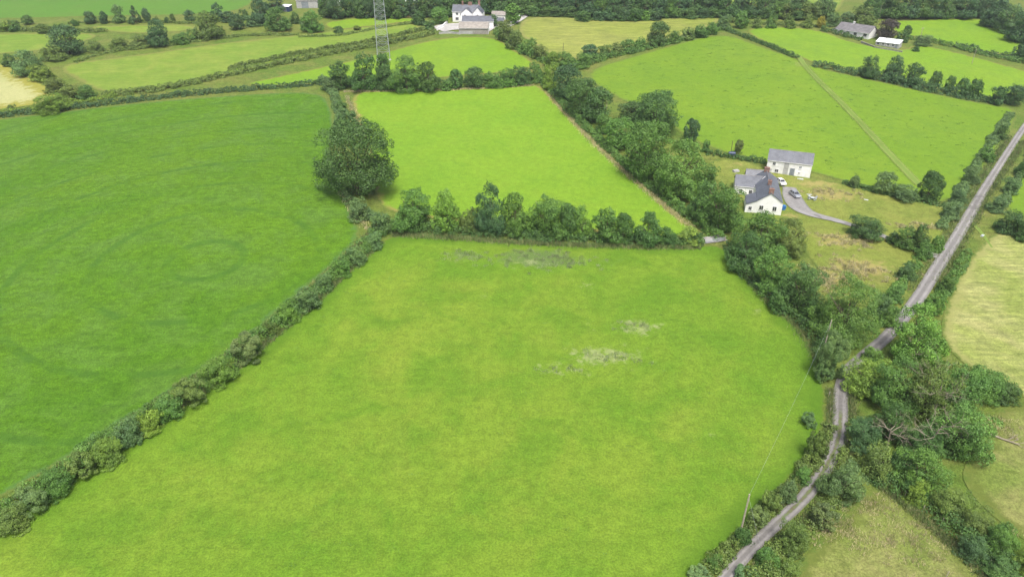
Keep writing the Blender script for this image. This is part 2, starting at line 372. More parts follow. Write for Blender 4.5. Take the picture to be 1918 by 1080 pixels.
field([(-560,1000),(-300,1095),(0,935),(215,805),(420,672),(560,552),(640,485),(678,440),(662,400),(642,355),(615,300),(628,235),(618,190),(592,171),
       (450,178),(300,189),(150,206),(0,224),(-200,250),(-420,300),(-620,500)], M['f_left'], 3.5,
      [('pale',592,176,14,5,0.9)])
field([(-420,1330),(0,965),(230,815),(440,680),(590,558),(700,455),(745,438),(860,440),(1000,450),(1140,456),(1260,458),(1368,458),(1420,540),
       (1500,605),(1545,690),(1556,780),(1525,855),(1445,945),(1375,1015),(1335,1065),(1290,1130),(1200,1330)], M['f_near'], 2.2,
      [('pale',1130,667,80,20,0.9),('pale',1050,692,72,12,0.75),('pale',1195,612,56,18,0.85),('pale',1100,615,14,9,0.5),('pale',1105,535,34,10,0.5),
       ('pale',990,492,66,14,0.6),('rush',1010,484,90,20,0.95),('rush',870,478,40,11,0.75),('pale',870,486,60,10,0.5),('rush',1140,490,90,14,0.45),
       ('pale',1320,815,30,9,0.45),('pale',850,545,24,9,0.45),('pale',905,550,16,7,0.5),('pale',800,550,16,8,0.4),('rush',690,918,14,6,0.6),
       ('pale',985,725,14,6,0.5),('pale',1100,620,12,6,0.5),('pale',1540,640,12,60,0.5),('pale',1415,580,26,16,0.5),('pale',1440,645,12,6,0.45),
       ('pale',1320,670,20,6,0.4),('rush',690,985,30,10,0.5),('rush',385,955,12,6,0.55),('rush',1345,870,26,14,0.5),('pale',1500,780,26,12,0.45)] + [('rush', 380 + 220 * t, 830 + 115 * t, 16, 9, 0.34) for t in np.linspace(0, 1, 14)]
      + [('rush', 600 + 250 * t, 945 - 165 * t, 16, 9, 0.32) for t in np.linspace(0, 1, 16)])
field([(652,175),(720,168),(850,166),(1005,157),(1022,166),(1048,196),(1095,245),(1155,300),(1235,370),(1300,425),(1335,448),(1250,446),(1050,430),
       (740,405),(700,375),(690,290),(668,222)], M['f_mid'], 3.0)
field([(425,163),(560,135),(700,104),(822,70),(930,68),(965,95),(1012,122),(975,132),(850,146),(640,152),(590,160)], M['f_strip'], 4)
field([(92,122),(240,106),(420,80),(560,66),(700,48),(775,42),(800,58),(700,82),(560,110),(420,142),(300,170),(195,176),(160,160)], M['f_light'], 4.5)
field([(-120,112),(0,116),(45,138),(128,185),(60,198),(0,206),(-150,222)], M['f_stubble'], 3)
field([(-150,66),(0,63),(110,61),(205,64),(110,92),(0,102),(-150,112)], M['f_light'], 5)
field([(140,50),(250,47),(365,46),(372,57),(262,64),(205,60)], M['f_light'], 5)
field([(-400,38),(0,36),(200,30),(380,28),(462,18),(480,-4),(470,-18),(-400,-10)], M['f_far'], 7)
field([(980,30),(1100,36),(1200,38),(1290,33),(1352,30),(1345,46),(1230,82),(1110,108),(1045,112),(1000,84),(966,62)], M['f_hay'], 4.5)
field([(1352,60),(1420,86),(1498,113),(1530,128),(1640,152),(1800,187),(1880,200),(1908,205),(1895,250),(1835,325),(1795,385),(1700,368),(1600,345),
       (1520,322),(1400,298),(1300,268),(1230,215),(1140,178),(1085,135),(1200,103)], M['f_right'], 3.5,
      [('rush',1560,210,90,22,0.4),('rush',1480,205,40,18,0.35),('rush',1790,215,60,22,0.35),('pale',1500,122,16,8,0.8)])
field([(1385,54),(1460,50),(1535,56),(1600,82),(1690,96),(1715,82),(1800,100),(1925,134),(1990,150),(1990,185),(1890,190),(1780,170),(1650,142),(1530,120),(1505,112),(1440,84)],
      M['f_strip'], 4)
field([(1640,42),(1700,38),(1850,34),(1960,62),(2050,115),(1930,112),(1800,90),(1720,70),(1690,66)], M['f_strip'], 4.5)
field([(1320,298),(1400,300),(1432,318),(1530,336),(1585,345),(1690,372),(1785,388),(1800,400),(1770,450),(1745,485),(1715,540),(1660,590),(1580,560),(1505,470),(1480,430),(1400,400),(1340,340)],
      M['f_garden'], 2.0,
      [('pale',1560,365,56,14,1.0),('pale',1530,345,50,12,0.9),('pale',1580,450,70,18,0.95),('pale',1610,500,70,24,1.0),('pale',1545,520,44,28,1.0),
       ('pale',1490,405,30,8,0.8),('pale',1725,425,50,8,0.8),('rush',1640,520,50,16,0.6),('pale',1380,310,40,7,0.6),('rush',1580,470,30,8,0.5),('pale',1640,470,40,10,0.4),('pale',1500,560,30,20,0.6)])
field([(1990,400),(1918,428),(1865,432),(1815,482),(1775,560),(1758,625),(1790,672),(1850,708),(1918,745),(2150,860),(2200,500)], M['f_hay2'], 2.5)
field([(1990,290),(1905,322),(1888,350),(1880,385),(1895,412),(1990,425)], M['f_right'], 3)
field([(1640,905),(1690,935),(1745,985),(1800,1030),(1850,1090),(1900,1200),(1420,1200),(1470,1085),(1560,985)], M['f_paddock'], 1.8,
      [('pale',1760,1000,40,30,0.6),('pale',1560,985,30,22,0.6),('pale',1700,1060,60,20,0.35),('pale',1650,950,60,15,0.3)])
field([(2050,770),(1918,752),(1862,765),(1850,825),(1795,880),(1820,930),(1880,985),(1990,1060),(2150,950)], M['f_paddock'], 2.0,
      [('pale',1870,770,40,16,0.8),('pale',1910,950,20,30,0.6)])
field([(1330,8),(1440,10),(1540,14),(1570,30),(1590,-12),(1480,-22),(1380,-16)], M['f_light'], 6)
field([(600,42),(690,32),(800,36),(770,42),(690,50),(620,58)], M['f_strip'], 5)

# ------------------------------------------------------------------ strips: road, lane, drive, tracks
def strip(name, pix, width, mat, off=0.35, nacross=8, step=1.5, striprange=None, pts=None):
    P = np.array([hit(*p)[:2] for p in pix]) if pts is None else np.array(pts)
    W = np.asarray(width, float) if hasattr(width, '__len__') else np.full(len(P), width)
    Q = resample(smooth_line(np.column_stack([P, W]), 3), step)
    W = Q[:, 2]; P = Q[:, :2]
    t = np.gradient(P, axis=0); t /= np.linalg.norm(t, axis=1)[:, None]; nn = np.column_stack([t[:, 1], -t[:, 0]])
    s = np.linspace(-1, 1, nacross + 1)
    XY = P[:, None] + nn[:, None] * (s[None, :, None] * W[:, None, None] / 2)
    z = T(XY[..., 0], XY[..., 1]) + off - 0.06 * s[None] ** 2
    k = np.arange(len(P) * (nacross + 1)).reshape(len(P), -1)
    q = np.stack([k[:-1, :-1], k[:-1, 1:], k[1:, 1:], k[1:, :-1]], -1).reshape(-1, 4)
    me = npmesh(name, np.concatenate([XY, z[..., None]], -1).reshape(-1, 3), q, 4)
    me.attributes.new('across', 'FLOAT', 'POINT').data.foreach_set('value', np.tile(s, (len(P), 1)).ravel().astype(np.float32))
    fr = np.linspace(0, 1, len(P)); st = np.ones(len(P))
    if striprange: a, b = striprange; st = ss(a - 0.04, a, fr) * (1 - ss(b, b + 0.06, fr))
    me.attributes.new('strip', 'FLOAT', 'POINT').data.foreach_set('value', np.repeat(st, nacross + 1).astype(np.float32))
    return tag(link(name, me, mat), kind='structure'), P
ROAD = [(2040,90),(1975,165),(1918,238),(1880,297),(1845,352),(1815,405),(1788,452),(1755,502),(1725,552),(1695,592)]
LANE = [(1695,592),(1662,632),(1618,668),(1585,698),(1573,740),(1574,790),(1568,835),(1545,880),(1512,928),(1470,968),(1428,1006),(1388,1048),(1345,1100)]
_, ROADP = strip('road', ROAD, [2.1,2.1,2.1,2.2,2.5,3.1,3.0,3.1,3.0,2.8], M['tarmac'])
_, LANEP = strip('lane', LANE, [2.8,2.6,2.6,2.7,2.7,2.6,2.5,2.2,2.1,2.0,1.9,1.9,1.9], M['lane'], 0.338, striprange=(0.42, 0.72))
strip('driveway', [(1478,352),(1484,372),(1496,390),(1520,403),(1560,412),(1600,424),(1660,445),(1715,470),(1755,480)], [4,6,6,3.4,2.4,2.1,2.1,2.4,3.5], M['drive'], 0.33)
def trail_mat():
    m, n, l, bs = newmat('worn_grass_track'); N = NT(m.node_tree); co = N.coord()
    ac = N.math('ABSOLUTE', N.attr('across')); a = N.noise(co, 1.2, 4, 0.7)
    rut = N.math('ADD', N.math('ABSOLUTE', N.math('SUBTRACT', ac, 0.55)), N.math('MULTIPLY', N.math('SUBTRACT', a, 0.5), 0.5))
    l.new(N.mix(N.ramp(rut, 0.1, 0.35, 1, 0), (0.140, 0.225, 0.028), (0.185, 0.248, 0.045)), bs.inputs['Base Color']); bs.inputs['Roughness'].default_value = 0.9
    e = N.math('ADD', ac, N.math('MULTIPLY', N.math('SUBTRACT', a, 0.5), 0.7)); l.new(N.math('MULTIPLY', N.ramp(e, 0.35, 1.05, 1, 0), N.ramp(N.noise(co, 0.06, 3), 0.3, 0.6, 0.65, 0.9)), bs.inputs['Alpha'])
    return m
M['trail'] = trail_mat()
strip('track', [(1812,410),(1830,426),(1845,445),(1858,464)], [2.2,2.0,1.5,1.3], M['trail'], 0.12)
strip('wheel_track', [(1495,106),(1508,125),(1532,152),(1572,190),(1628,248),(1684,308),(1722,348)], 4.0, M['trail'], 0.29)
strip('yard', [(818,56),(845,50),(880,50),(925,55)], [12,14,14,12], M['concrete'], 0.28, step=3)
strip('farm_road', [(948,50),(968,40),(985,27),(1000,18)], [5,5,6,7], M['concrete'], 0.30)

# ------------------------------------------------------------------ foliage prototypes
def leaves(C, N, size, rng, aspect=0.75, stretch=None):
    """quads centred at C with normals N"""
    k = len(C); N = N / np.linalg.norm(N, axis=1)[:, None]
    a = np.cross(N, rng.normal(size=(k, 3))); a /= np.linalg.norm(a, axis=1)[:, None]; b = np.cross(N, a)
    s = size * rng.uniform(0.6, 1.35, (k, 1)); w = s * aspect
    V = np.stack([C - a * s * .5, C + b * w * .5 + N * s * .08, C + a * s * .5, C - b * w * .5 - N * s * .06], 1).reshape(-1, 3)
    return V, np.arange(4 * k).reshape(k, 4)
def sph(n, rng):
    v = rng.normal(size=(n, 3)); return v / np.linalg.norm(v, axis=1)[:, None]
def clump_cloud(cen, rad, out, n, rng, size, flat=0.85, upb=0.2, jit=0.55):
    """scatter n leaves over clumps (cen, rad), out = outward direction of each clump"""
    p = rad ** 2; p = p / p.sum(); ci = rng.choice(len(cen), n, p=p)
    d = sph(n, rng); bad = (d * out[ci]).sum(1) < -0.25; d[bad] *= -1
    r = rad[ci] * rng.uniform(0.7, 1.05, n) ** 0.7
    C = cen[ci] + d * r[:, None] * np.array([1, 1, flat])
    N = d + np.array([0, 0, upb]) + rng.normal(size=(n, 3)) * jit
    return leaves(C, N, size, rng)
def crown(kind, seed, n, size):
    """crown with width 1 and height 1, standing on z = 0"""
    g = np.random.RandomState(seed)
    cen, rad = [], []
    if kind in ('round', 'ash', 'bush'):
        # several sub-domes of unequal height, each covered with leaf clumps
        nd, spread, rr0, rr1 = {'round': (20, 0.26, 0.17, 0.22), 'ash': (10, 0.30, 0.14, 0.23), 'bush': (6, 0.27, 0.17, 0.25)}[kind]
        low = {'round': 0.40, 'ash': 0.30, 'bush': 0.18}[kind]
        domes = [(0.0, 0.0, 0.74 if kind != 'bush' else 0.62, rr1)]
        for i in range(nd):
            a = 6.28 * i / nd + g.uniform(-.5, .5); q = spread * g.uniform(0.55, 1.1); r = g.uniform(rr0, rr1)
            if kind == 'round':            # compact mound: dome height follows an ellipsoid
                q = [0.14, 0.24, 0.30][i % 3] * g.uniform(0.9, 1.1)
                dz = (0.46 + 0.30 * math.sqrt(max(0, 1 - (q / 0.33) ** 2))) * g.uniform(0.93, 1.05) - (0.18 if i % 3 == 2 and g.rand() < .5 else 0)
            else: dz = g.uniform(low, 0.80 if kind == 'ash' else 0.68)
            domes.append((q * math.cos(a), q * math.sin(a), dz, r))
        for i in range(nd // 2 + 2):
            a = g.uniform(0, 6.28); q = spread * g.uniform(.8, 1.1); domes.append((q * math.cos(a), q * math.sin(a), low * 0.7, rr1))
        if kind == 'ash': domes += [(g.uniform(-.14, .14), g.uniform(-.14, .14), g.uniform(0.78, 0.92), 0.12) for _ in range(2)]
        for dx, dy, dz, r in domes:
            k = int((18 if kind == 'round' else 14) * r / 0.2)
            for d in sph(k, g):
                if d[2] < -0.55: continue
                q = g.uniform(0.72, 1.0); cen.append([dx + d[0] * r * q, dy + d[1] * r * q, dz + d[2] * r * q * 0.85]); rad.append(r * g.uniform(0.26, 0.46))
            cen.append([dx, dy, dz]); rad.append(r * 0.72)
        for z in (0.12, 0.3, 0.45):
            for _ in range(5): cen.append([g.uniform(-.2, .2), g.uniform(-.2, .2), z]); rad.append(0.16)
    elif kind == 'tall':
        for _ in range(110):
            z = g.uniform(0.06, 0.93); r = 0.42 * math.sin(math.pi * min(1, (z * 0.9 + 0.08))) ** 0.7 * g.uniform(0.35, 1.0); a = g.uniform(0, 6.28)
            cen.append([r * math.cos(a), r * math.sin(a), z]); rad.append(g.uniform(0.09, 0.17))
    elif kind == 'conifer':
        for _ in range(70):
            z = g.uniform(0.05, 0.97); r = 0.46 * (1 - z) ** 0.8 * g.uniform(0.7, 1.05); a = g.uniform(0, 6.28)
            cen.append([r * math.cos(a), r * math.sin(a), z]); rad.append(0.05 + 0.07 * (1 - z))
    elif kind == 'shrub':                                   # several arching stems, feathery top
        for _ in range(60):
            a = g.uniform(0, 6.28); r = 0.42 * g.rand() ** 0.5; z = g.uniform(0.1, 0.86) * (1 - 0.9 * r * r)
            cen.append([r * math.cos(a), r * math.sin(a), z]); rad.append(g.uniform(0.07, 0.13))
    cen = np.array(cen); rad = np.array(rad)
    cen[:, 2] = np.maximum(cen[:, 2], 0.03)
    out = cen - np.array([0, 0, 0.42]); out /= np.linalg.norm(out, axis=1)[:, None] + 1e-6
    jit = {'round': 0.3, 'shrub': 0.7}.get(kind, 0.45)
    V, Fc = clump_cloud(cen, rad, out, n, g, size, jit=jit)
    # loose sprays that break up the outline
    m = n // (30 if kind == 'round' else 12); d = sph(m, g); d[:, 2] = np.abs(d[:, 2]); ci = g.randint(0, len(cen), m)
    V2, F2 = leaves(cen[ci] + (d * 0.5 + out[ci] * 0.7) * rad[ci][:, None] * g.uniform(0.9, 1.5, (m, 1)), d + g.normal(size=(m, 3)), size * 0.8, g, 0.45)
    V = np.vstack([V, V2]); Fc = np.vstack([Fc, F2 + len(Fc) * 4])
    V[:, 2] = np.maximum(V[:, 2], 0.0); ex = np.percentile(np.abs(V[:, :2]), 99.0) * 2; hz = np.percentile(V[:, 2], 99.7)
    V = V / np.array([ex, ex, hz])
    return npmesh('crown_' + kind, V, Fc, 4)
def trunk_mesh(seed, w=0.03):
    g = random.Random(seed); b = MB()
    b.tube([(0, 0, -0.02), (g.uniform(-.02, .02), g.uniform(-.02, .02), 0.25), (g.uniform(-.05, .05), g.uniform(-.05, .05), 0.75)], [w, w * 0.75, w * 0.2], 7)
    for i in range(6):
        a = i * 1.05 + g.uniform(-.3, .3); r = g.uniform(.2, .36); z0 = g.uniform(.15, .4); z1 = g.uniform(.5, .85)
        b.tube([(0, 0, z0), (r * .5 * math.cos(a), r * .5 * math.sin(a), (z0 + z1) / 2), (r * math.cos(a), r * math.sin(a), z1)], [w * .5, w * .35, w * .1], 5)
    return b.mesh('trunk')
PROTO = {}
def proto(kind, cls, k):
    key = (kind, cls, k)
    if key not in PROTO:
        n, s = {'X': (40000, 0.0165), 'L': (20000, 0.024), 'M': (9000, 0.037), 'S': (3600, 0.064)}[cls]
        PROTO[key] = crown(kind, hash_(key), n, s)
    return PROTO[key]
def hash_(key): return sum((i + 3) * ord(c) for i, c in enumerate(str(key))) % 99991
TRUNKS = [trunk_mesh(i) for i in range(3)]

COL = {'d': (0.080, 0.150, 0.052), 'b': (0.070, 0.132, 0.070), 'm': (0.112, 0.205, 0.058), 'l': (0.150, 0.262, 0.060), 'y': (0.185, 0.265, 0.055),
       'o': (0.140, 0.190, 0.062), 'g': (0.130, 0.205, 0.098), 'p': (0.080, 0.058, 0.075), 'a': (0.26, 0.22, 0.04), 't': (0.165, 0.205, 0.095)}
COL = {k: (v[0] * 0.88, v[1] * 1.0, v[2] * 0.68) for k, v in COL.items()}
rng = random.Random(7)
count = 0
def fit(cx, yt, yb, w):
    """size and foot of a crown whose outline spans these image rows"""
    yc = (yt + yb) / 2; h = 4.0
    for _ in range(4):
        p = hit(cx, yc, h * 0.5); s = pxm(p); v = p - CAM; sl = -v[2] / np.linalg.norm(v); cl = math.sqrt(1 - sl * sl)
        wm = w / s; vm = (yb - yt) / s
        h = max(0.55 * wm, math.sqrt(max((vm ** 2 - (wm * sl) ** 2), (0.4 * vm) ** 2)) / cl)
        h = min(h, 1.7 * wm)
    return p, wm, h
def plant(cx, yt, yb, w, kind, c, label, group=None, cat=None, shade=None):
    global count; count += 1
    p, wm, h = fit(cx, yt, yb, w)
    z = float(T(p[0], p[1])); rw = w * 1024 / 1918
    cls = 'X' if rw > 60 else 'L' if rw > 30 else 'M' if rw > 15 else 'S'
    is_tree = kind in ('round', 'ash', 'tall', 'conifer')
    me = proto(kind, cls, count % 3 if cls in 'SM' else count % 2 if kind != 'ash' else count % 3)
    if not me.materials: me.materials.append(M['leaf'])
    base = COL[c]; q = shade or rng.uniform(0.86, 1.16)
    color = (base[0] * q * rng.uniform(.93, 1.08), base[1] * q, base[2] * q * rng.uniform(.9, 1.12), 1)
    if is_tree:
        o = empty('tree', (p[0], p[1], z), rng.uniform(0, 6.28)); cr = link('crown', me, None, o); kx = 1.07 if w < 80 else 1.0; cr.scale = (wm * kx, wm * kx, h * 1.02)
        tm = TRUNKS[count % 3]; t = link('trunk', tm, M['bark'], o); t.scale = (wm, wm, h)
        cr.color = color; tag(o, label, cat or 'tree', group)
    else:
        o = link('bush' if kind == 'bush' else 'shrub', me); o.location = (p[0], p[1], z - 0.03); o.rotation_euler = (0, 0, rng.uniform(0, 6.28))
        o.scale = (wm, wm, h); o.color = color; tag(o, label, cat or ('bush' if kind == 'bush' else 'shrub'), group)
    return o
def hedge(pix, w, h, c, label, per_m=60, size=0.45, group=None, wild=0.35, name='hedge', cat='hedge'):
    """a hedge along a line: w wide, h high, in metres"""
    g = np.random.RandomState(len(label) * 7 + int(pix[0][0]))
    P = resample(smooth_line([hit(*p)[:2] for p in pix], 2), 0.7 * max(0.8, w / 3)); L = np.linalg.norm(np.diff(P, axis=0), axis=1).sum()
    t = np.gradient(P, axis=0); t /= np.linalg.norm(t, axis=1)[:, None] + 1e-9; nn = np.column_stack([t[:, 1], -t[:, 0]])
    w *= 1.0; h *= 1.12; per_m *= 2.2; size *= 0.78; cen, rad, out = [], [], []
    ph = g.rand(4) * 6.28
    for i, (p, n) in enumerate(zip(P, nn)):
        hh = h * (1 + wild * (0.5 * math.sin(i * 0.21 + ph[0]) + 0.35 * math.sin(i * 0.53 + ph[1]) + 0.4 * (g.rand() - .5)))
        ww = w * (1 + 0.5 * wild * math.sin(i * 0.31 + ph[2]))
        for _ in range(6):
            a = g.uniform(0, math.pi); q = g.uniform(.45, .9)
            s = math.cos(a) * q; zz = math.sin(a) * q
            r = g.uniform(.16, .30) * (hh + ww) / 2
            cen.append([p[0] + n[0] * s * ww / 2, p[1] + n[1] * s * ww / 2, max(0.2 * r, zz * hh - r * .4) + float(T(p[0], p[1]))]); rad.append(r)
            out.append([n[0] * s, n[1] * s, zz + 0.25])
    cen, rad, out = np.array(cen), np.array(rad), np.array(out); out /= np.linalg.norm(out, axis=1)[:, None]
    V, Fc = clump_cloud(cen, rad, out, int(L * per_m), g, size, jit=0.5)
    c0 = cen[0].copy(); V = V - c0
    o = link(name, npmesh(name, V, Fc, 4), M['leaf']); o.location = c0
    q = rng.uniform(.9, 1.1); b = COL[c]; o.color = (b[0] * q, b[1] * q, b[2] * q, 1)
    return tag(o, label, cat, group)

# ------------------------------------------------------------------ hedges (continuous)
hedge([(-60,1010),(0,972),(120,893),(230,815),(340,745),(440,678),(520,610),(590,553),(650,495),(712,440)], 4.6, 3.0, 'm',
      'long mixed hedge running down between the deep green and yellow-green fields', 150, 0.34, wild=0.3)
hedge([(-30,224),(60,212),(180,199),(300,184),(440,171),(520,165),(605,158)], 3.2, 2.3, 'b', 'dark clipped hedge along the far edge of the deep green field', 70, 0.5, wild=0.15)
hedge([(195,180),(300,171),(420,143),(560,113),(640,97),(740,80),(815,63)], 4.5, 2.4, 'o', 'olive hedge between the pylon field and the long light field, nearer of two lines', 80, 0.55, wild=0.15)
hedge([(430,130),(560,101),(680,82),(735,70),(800,55)], 3.0, 2.0, 'o', 'thinner olive hedge line edging the long light field beside the pylon', 70, 0.55, wild=0.3)
hedge([(0,216),(90,200),(180,190),(215,180)], 3.5, 2.0, 'y', 'low yellowish hedge on the bank below the pale stubble', 60, 0.5)
hedge([(605,152),(622,172),(636,205),(640,240),(630,262)], 4.0, 2.6, 'g', 'grey-green hedge leading from the far hedge corner to the great round tree', 110, 0.45)
hedge([(640,352),(662,392),(700,415),(740,428)], 3.0, 2.0, 'g', 'low scrubby hedge between the great round tree and the cross hedge', 110, 0.4)
hedge([(735,428),(860,437),(1000,447),(1140,452),(1250,456),(1310,456)], 4.2, 2.6, 'd', 'dense dark cross hedge under the tree row between the two pastures', 130, 0.4)
hedge([(640,158),(720,160),(850,158),(980,148),(1015,148)], 3.6, 2.6, 'd', 'hedge at the foot of the trees below the pylon field', 80, 0.5)
hedge([(1018,155),(1048,190),(1095,238),(1160,300),(1240,368),(1310,420),(1350,450)], 3.4, 2.2, 'm', 'hedge bottom along the tree line right of the bright pasture', 90, 0.45)
hedge([(1365,462),(1400,520),(1470,580),(1525,625),(1548,690)], 4.0, 2.4, 'd', 'dark hedge bottom under the tall trees beside the yellow-green field', 110, 0.4)
hedge([(930,62),(960,85),(1000,108),(1040,122),(1090,124),(1140,108),(1230,88),(1300,68),(1355,54)], 4.6, 2.8, 'm', 'bushy hedge curving round the cut hay meadow below the far farm', 80, 0.55)
hedge([(1362,58),(1410,76),(1450,92),(1492,110)], 2.6, 2.0, 'd', 'short clipped hedge running down to the field gap with the wheel track', 80, 0.45, wild=0.2)
hedge([(1525,124),(1600,140),(1680,158),(1760,176),(1870,194)], 4.2, 3.4, 'b', 'dark thick hedge along the top of the tussocky field', 90, 0.5)
hedge([(1540,58),(1575,66),(1612,76)], 4.0, 2.2, 'd', 'evergreen garden hedge in front of the bungalow', 80, 0.5)
hedge([(1700,72),(1740,78),(1800,92),(1860,108),(1940,122)], 4.5, 1.8, 'm', 'low hedge on the bank behind the bungalow garden', 60, 0.55)
hedge([(1790,88),(1850,104),(1930,116)], 2.5, 2.6, 'b', 'dark upper hedge beyond the bungalow along the light field', 60, 0.55)
hedge([(1580,344),(1640,360),(1700,372),(1750,384),(1788,390)], 2.2, 1.5, 'd', 'neat low hedge between the farmhouse lawn and the tussocky field', 120, 0.36, wild=0.12)
hedge([(1326,288),(1360,294),(1400,300),(1432,305)], 2.6, 1.8, 'd', 'dark clipped hedge behind the farmhouse by the oil tank', 110, 0.38, wild=0.15)
hedge([(1355,42),(1420,46),(1500,48),(1540,52)], 3.4, 1.9, 'o', 'broken olive hedge between the hay meadow and the bungalow field', 60, 0.55, wild=0.5)
hedge([(560,70),(640,68),(700,55),(760,46),(790,42)], 2.2, 1.2, 'o', 'ragged low hedge on the dry bank above the long light field', 50, 0.5, wild=0.5)
hedge([(0,58),(60,58),(130,60),(200,60)], 3.4, 2.2, 'o', 'olive hedge under the scrub at the edge of the top pasture', 50, 0.6, wild=0.4)
hedge([(140,118),(200,98),(300,88),(400,74),(470,66),(560,66)], 2.8, 1.3, 'o', 'low brownish hedge bank along the upper edge of the long light field', 50, 0.55, wild=0.5)
hedge([(130,44),(220,42),(330,43),(380,46)], 2.4, 1.2, 'o', 'thin hedge line under the scattered trees of the top pasture', 45, 0.6, wild=0.5)
hedge([(1893,213),(1856,268),(1816,328),(1786,382),(1762,430)], 3.4, 1.5, 'g', 'shaggy hedge between the tussocky field and the tarmac road', 110, 0.42, wild=0.5)
hedge([(1966,232),(1931,292),(1898,348),(1866,398)], 3.0, 1.4, 'g', 'shaggy hedge on the far side of the tarmac road', 100, 0.42, wild=0.5)
hedge([(1812,474),(1782,526),(1752,572)], 3.0, 1.4, 'm', 'roadside hedge between the tarmac road and the cut hay field', 120, 0.36, wild=0.4)
hedge([(1714,496),(1682,540),(1655,590),(1632,622)], 2.6, 1.5, 'm', 'overgrown hedge between the rough garden and the tarmac road', 120, 0.36, wild=0.5)
hedge([(1556,800),(1535,850),(1490,905),(1440,950),(1395,1000),(1345,1050),(1310,1090)], 2.6, 1.5, 'o', 'scrubby hedge between the yellow-green field and the narrow lane', 150, 0.28, wild=0.6)
hedge([(1600,800),(1590,860),(1560,930),(1520,975),(1470,1030),(1410,1095)], 4.0, 1.9, 'o', 'tangled hedge along the paddock side of the narrow lane', 160, 0.28, wild=0.5)
hedge([(1650,895),(1700,930),(1760,965),(1810,1010),(1860,1050),(1915,1095)], 4.6, 2.2, 'd', 'dense bramble hedge between the rough paddock and the field with the fallen trunk', 170, 0.3, wild=0.5)
hedge([(1640,700),(1700,690),(1780,690),(1850,712),(1890,745)], 4.5, 2.0, 'm', 'thicket edge between the copse and the cut hay field', 120, 0.36, wild=0.5)

# ------------------------------------------------------------------ trees and bushes, one row each: centre x, top, bottom, width
# great round tree and the cross row
plant(663,230,368,142,'round','d','great solitary round-crowned tree standing at the hedge corner of three fields',shade=0.9)
for r in [
 (672,372,412,50,'bush','g','grey-green bush on the bank just below the great round tree'),
 (714,392,438,50,'bush','g','pale grey-green bush where the long hedge meets the cross row'),
 (775,353,432,74,'ash','m','full rounded tree at the great-tree end of the cross row'),
 (836,356,432,54,'ash','l','pale loose tree second along the cross row from the great round tree'),
 (878,388,436,40,'bush','o','dull olive bush between the pale tree and the tallest tree of the cross row'),
 (918,346,436,58,'ash','b','tallest dark-topped tree of the cross row'),
 (966,362,440,52,'ash','m','leafy tree leaning against the tallest tree of the cross row'),
 (1022,366,446,72,'ash','m','broad tree in the middle of the cross row with blue-green top'),
 (1063,380,444,40,'tall','d','slim dark tree beside the broad middle tree of the cross row'),
 (1090,385,446,38,'ash','l','slim yellow-green tree near the middle of the cross row'),
 (1137,390,456,56,'ash','m','bushy tree of the cross row before its low gap'),
 (1168,398,456,36,'tall','d','narrow dark tree of the cross row next to the bushy one'),
 (1214,398,458,54,'ash','d','dark multi-stemmed tree near the gate end of the cross row'),
 (1252,424,458,36,'bush','d','low dark bush beside the multi-stemmed tree of the cross row'),
 (1293,424,458,48,'bush','y','low yellowish bush immediately left of the metal field gate'),
 ]: plant(*r)
